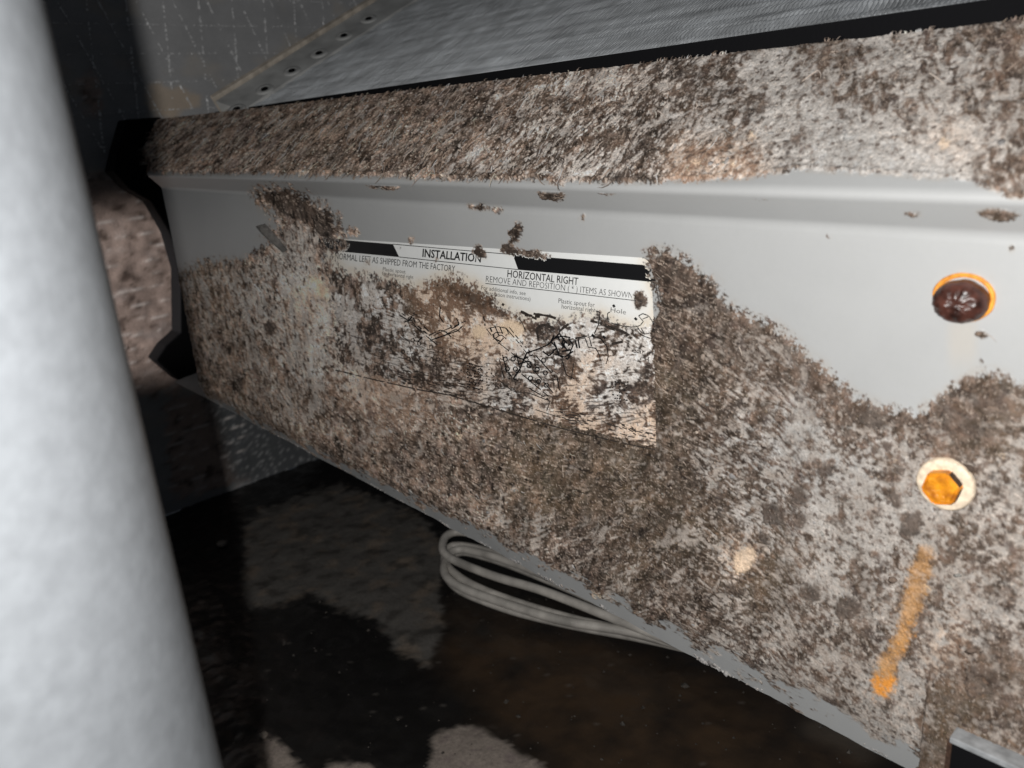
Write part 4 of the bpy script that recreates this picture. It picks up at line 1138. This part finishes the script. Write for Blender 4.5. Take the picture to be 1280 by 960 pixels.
# ------------------------------------------------------------------ cabinet wall (end of the cabinet, foil-faced board)
WX, FZ = -.72, -.319
wall = empty('cabinet_wall', (WX, .3, FZ), 'dark quilted foil board wall of the cabinet, crusted with brown dirt behind the pipe', 'wall')
ys = np.linspace(-.25, 1.0, 440); zs = np.linspace(FZ, .42, 330)
YG, ZG = np.meshgrid(ys, zs)
ym, zm = YG * 1000, ZG * 1000
cr = N[1].fbm(ym / 40, zm / 14, 4)
WXg = WX + .0010 * N[0].fbm(ym / 70, zm / 40, 3) + .0003 * N[2].fbm(ym / 12, zm / 7, 3)
Pw = np.stack([WXg, YG, ZG], -1)
wpx, wpy = ref_px(Pw)
crust = region([[(90, 225), (118, 215), (150, 222), (190, 250), (215, 285), (240, 330), (250, 430), (230, 480), (180, 500), (120, 440)], [(205, 500), (262, 490), (300, 500), (315, 600), (215, 625)], [(95, 90), (120, 85), (130, 140), (108, 150)]], 5.0)
tanr = region([[(182, 95), (205, 105), (250, 118), (258, 130), (205, 152), (186, 140)]], 4.0)
galv = region([[(250, 480), (330, 500), (450, 560), (450, 580), (320, 606), (290, 606)]], 3.0)
ck = look(crust, wpx, wpy, 0, -40, 2)[..., 0]; ck = sstep(.3, .7, ck + .3 * N[3].fbm(ym / 12, zm / 8, 4))
tk = look(tanr, wpx, wpy, 0, -40, 2)[..., 0]; tk = sstep(.3, .75, tk + .3 * N[4].fbm(ym / 12, zm / 8, 4))
gk = look(galv, wpx, wpy, 0, -40, 2)[..., 0]
wt = np.empty(Pw.shape, np.float32); wt[:] = (.40, .40, .405)
wt *= (1 + .10 * N[1].fbm(ym / 45, zm / 30, 3) + .05 * N[5].fbm(ym / 8, zm / 2.5, 3))[..., None]
wt = mixc(wt, (.48, .44, .39), sstep(.1, .6, N[6].fbm(ym / 55, zm / 40, 3)) * .6)
br_ = np.empty(Pw.shape, np.float32); br_[:] = (.50, .39, .34)
br_ = mixc(br_, (.17, .125, .105), sstep(.0, .7, N[7].fbm(ym / 18, zm / 12, 4, .65)))
br_ = mixc(br_, (.62, .52, .48), sstep(.1, .7, N[8].fbm(ym / 26, zm / 18, 3)) * .7)
wt = wt + (br_ - wt) * ck[..., None]
wt = mixc(wt, (.60, .47, .34), tk * .7)
gs = np.empty(Pw.shape, np.float32); gs[:] = (.11, .115, .12)
gs = mixc(gs, (.50, .50, .50), sstep(.25, .6, N[9].fbm(ym / 3, zm / 3, 4)) * .7)
wt = wt + (gs - wt) * gk[..., None]
rl = np.abs(((zm / 12.0 + .25 * N[11].fbm(ym / 25, zm / 25, 2)) % 1) - .5)
rl = sstep(.10, .02, rl) * sstep(-.25, .2, N[12].fbm(ym / 14, zm / 9, 3)) * ck
wt = mixc(wt, (.85, .78, .74), rl * .8)
Pw[..., 0] += ck * (.0008 + .0006 * N[10].fbm(ym / 12, zm / 5, 3)) + rl * .0008
me = raw_mesh('foil_board', Pw.reshape(-1, 3), grid_faces(330, 440), True, wt.reshape(-1, 3), np.clip(.35 + .6 * ck + .2 * gk, 0, 1).ravel())
link('foil_board', me, M_WALL, wall)
# scrim threads: two slanting families and a level one
SV_, SF_ = [], []
def thread(p, q, wd):
    L = math.hypot(q[0] - p[0], q[1] - p[1]); m = int(L / .0035)
    dn = np.array((-(q[1] - p[1]), q[0] - p[0])) / L * wd / 2
    for i in range(m):
        if random.random() < .28: continue
        t0, t1 = i / m, (i + random.uniform(.35, 1.0)) / m
        a = np.array(p) + (np.array(q) - np.array(p)) * t0; b = np.array(p) + (np.array(q) - np.array(p)) * t1
        k = len(SV_); j_ = random.uniform(.6, 1.5)
        for (c, s_) in ((a, 1), (a, -1), (b, -1), (b, 1)):
            e = c + s_ * dn * j_ + np.array((random.gauss(0, .0003), random.gauss(0, .0003)))
            SV_.append((WX + .0022, e[0], e[1]))
        SV_.append((WX + .0027, *(a + b) / 2))
        SF_.extend([(k, k + 1, k + 4), (k + 1, k + 2, k + 4), (k + 2, k + 3, k + 4), (k + 3, k, k + 4)])
for k in range(-6, 34):
    y0 = -.1 + k * .030
    thread((y0, .0), (y0 + .035, .34), .0012); thread((y0 + .12, .0), (y0, .34), .0010)
for k in range(14): thread((-.1, .03 + k * .022), (.8, .03 + k * .022), .0004)
me = raw_mesh('scrim_threads', SV_, SF_, False); link('scrim_threads', me, M_THREAD, wall, kind='stuff')

# ------------------------------------------------------------------ floor
fxs = np.linspace(-.72, .45, 520); fys = np.linspace(-.25, .85, 470)
XG, YG = np.meshgrid(fxs, fys)
xm, ym = XG * 1000, YG * 1000
ZGf = FZ + .0014 * N[0].fbm(xm / 25, ym / 25, 4) + .0004 * N[1].fbm(xm / 4, ym / 4, 3)
Pf = np.stack([XG, YG, ZGf], -1); fpx, fpy = ref_px(Pf)
dry = region([[(310, 645), (420, 605), (520, 640), (560, 690), (545, 740), (556, 775), (545, 815), (536, 838), (520, 822), (500, 822), (470, 772), (430, 765), (390, 742), (360, 752), (330, 760), (300, 760)]], 4.0)
bare = region([[(538, 960), (540, 925), (552, 910), (590, 906), (625, 925), (690, 965), (690, 1000), (530, 1000)], [(326, 915), (345, 925), (372, 955), (390, 975), (320, 975)], [(410, 955), (440, 948), (470, 960), (470, 980), (400, 980)]], 3.0)
wet = region([[(560, 760), (700, 790), (860, 850), (1000, 900), (1160, 980), (700, 980), (620, 900), (560, 840)]], 14.0)
ring_ = region([[(1010, 900), (1060, 910), (1100, 940), (1080, 950), (1040, 925), (1000, 915)]], 5.0)
nz = N[2].fbm(xm / 9, ym / 9, 4, .6)
dk = look(dry, fpx, fpy, 0, -40, 2)[..., 0]; dk = sstep(.25, .75, dk + .40 * nz * (dk > .01))
bk = look(bare, fpx, fpy, 0, -40, 2)[..., 0]; bk = sstep(.25, .80, bk + .45 * nz * (bk > .01))
wk = look(wet, fpx, fpy, 0, -40, 2)[..., 0]
rk = look(ring_, fpx, fpy, 0, -40, 2)[..., 0]
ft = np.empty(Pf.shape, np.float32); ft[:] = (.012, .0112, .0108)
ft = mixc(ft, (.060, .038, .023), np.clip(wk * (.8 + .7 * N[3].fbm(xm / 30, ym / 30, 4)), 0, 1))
ft = mixc(ft, (.15, .125, .10), rk * .6)
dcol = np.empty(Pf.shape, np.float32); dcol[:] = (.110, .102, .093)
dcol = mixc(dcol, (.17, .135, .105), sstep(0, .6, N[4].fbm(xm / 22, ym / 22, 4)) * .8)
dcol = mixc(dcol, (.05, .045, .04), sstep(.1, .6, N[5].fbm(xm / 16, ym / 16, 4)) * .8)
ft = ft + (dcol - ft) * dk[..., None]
bcol = np.empty(Pf.shape, np.float32); bcol[:] = (.26, .22, .19)
bcol = mixc(bcol, (.20, .16, .15), sstep(.2, .6, N[6].fbm(xm / 6, ym / 6, 4)) * .8)
ft = ft + (bcol - ft) * bk[..., None]
spk = (N[7].fbm(xm / 1.6, ym / 1.6, 2) > .78).astype(np.float32) * (1 - dk)
ft = mixc(ft, (.20, .18, .16), spk * .25)
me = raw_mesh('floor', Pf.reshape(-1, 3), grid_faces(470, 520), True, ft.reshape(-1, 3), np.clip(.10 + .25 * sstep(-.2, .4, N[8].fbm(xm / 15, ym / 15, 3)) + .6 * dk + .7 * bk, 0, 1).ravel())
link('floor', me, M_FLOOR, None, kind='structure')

# ------------------------------------------------------------------ coiled white cable on the floor
cable = empty('coiled_cable', tuple(onZ(640, 740, FZ + .002)), 'loops of white cable lying on the dark floor under the pan', 'cable')
cr_ = .0030
loops = [
    (.020, [(760, 770), (680, 739), (620, 721), (576, 704), (557, 693), (553, 682), (558, 670), (572, 665), (600, 668), (640, 676), (720, 700), (840, 770)]),
    (.013, [(850, 806), (790, 790), (705, 776), (640, 757), (585, 738), (561, 724), (555, 710), (561, 694), (574, 687), (600, 691), (645, 705), (720, 736), (820, 780)]),
    (.011, [(872, 812), (800, 793), (716, 774), (645, 753), (594, 733), (566, 715), (556, 700), (560, 686), (574, 682), (606, 688), (650, 702), (700, 722)]),
    (.006, [(880, 815), (800, 797), (724, 783), (650, 766), (600, 749), (574, 737), (559, 722), (556, 708), (566, 695), (580, 690), (610, 697), (650, 711), (720, 740), (820, 785)]),
]
for h, pts in loops:
    P = [onZ(x, y, FZ + .0045 + h) for x, y in pts]
    # run on underneath the pan where it is out of sight
    P = [P[0] + (P[0] - P[1]) * 1.0] + P + ([P[-1] + (P[-1] - P[-2]) * .6] if len(pts) > 7 else [])
    sp_ = spline(P, 110)
    Vt, Ft = tube(sp_, cr_, 12)
    me = raw_mesh('cable_loop', Vt, Ft, True); link('cable_loop', me, M_CABLE, cable)

# ------------------------------------------------------------------ vent pipe in the foreground
pe = RW @ np.array([(55 - CXP) / FPX, (0 - CYP) / FPX, 1.0]) * .142
PRAD = .040
dh = np.array((pe[0], pe[1])); dh /= np.linalg.norm(dh)
perp = np.array((-dh[1], dh[0]))
if perp[0] > 0: perp = -perp
pc = np.array((pe[0], pe[1])) + perp * PRAD
bm = bmesh.new()
seg_n = 64; zz = np.linspace(FZ, .40, 40); prev = None
for z_ in zz:
    rg = [bm.verts.new((PRAD * math.cos(2 * math.pi * k / seg_n), PRAD * math.sin(2 * math.pi * k / seg_n), z_ - FZ)) for k in range(seg_n)]
    if prev:
        for k in range(seg_n): bm.faces.new((prev[k], prev[(k + 1) % seg_n], rg[(k + 1) % seg_n], rg[k]))
    else: first = rg
    prev = rg
bm.faces.new(prev); bm.faces.new(first[::-1])
me = bpy.data.meshes.new('vent_pipe'); bm.to_mesh(me); bm.free()
for p in me.polygons: p.use_smooth = len(p.vertices) == 4
me.materials.append(M_PIPE)
pipe = bpy.data.objects.new('vent_pipe', me); C.objects.link(pipe); pipe.location = (pc[0], pc[1], FZ)
pipe['label'] = 'thick pale grey pipe standing upright in the near foreground'; pipe['category'] = 'pipe'

# ------------------------------------------------------------------ grit on the floor
grit = [(278, 682, .0045, 'pale pebble in the black shadow beside the pipe'), (330, 921, .0028, 'small pale chip at the edge of the black stain')]
for k, (x, y, r_, lb) in enumerate(grit):
    bm = bmesh.new(); bmesh.ops.create_icosphere(bm, subdivisions=2, radius=r_)
    rr = random.Random(k)
    for v_ in bm.verts: v_.co *= rr.uniform(.8, 1.15); v_.co.z *= .6
    o = bm_obj('pebble', bm, M_STONE, None, True); o.location = Vector(onZ(x, y, FZ)) + Vector((0, 0, r_ * .45)); o['label'] = lb; o['category'] = 'pebble'

gv, gf = [], []
grr = np.random.default_rng(21)
for k in range(260):
    x_, y_ = grr.uniform(330, 1150), grr.uniform(700, 958)
    p = onZ(x_, y_, FZ + .0006); r_ = .0006 * math.exp(grr.normal(0, .55)); b0 = len(gv)
    for j in range(5): a_ = j * 1.2566 + grr.uniform(0, .6); gv.append((p[0] + r_ * math.cos(a_) * grr.uniform(.6, 1.3), p[1] + r_ * math.sin(a_), p[2]))
    gv.append((p[0], p[1], p[2] + r_ * grr.uniform(.5, 1.1)))
    for j in range(5): gf.append((b0 + j, b0 + (j + 1) % 5, b0 + 5))
gm = raw_mesh('floor_grit', gv, gf, False); link('floor_grit', gm, plain('dark_grit', (.05, .042, .035), .7, noise=.8, nscale=900), None, kind='stuff')

# lettering and other print was written in world coordinates: label itself is offset by its parent
for ch in label.children: ch.location = (0, 0, 0)
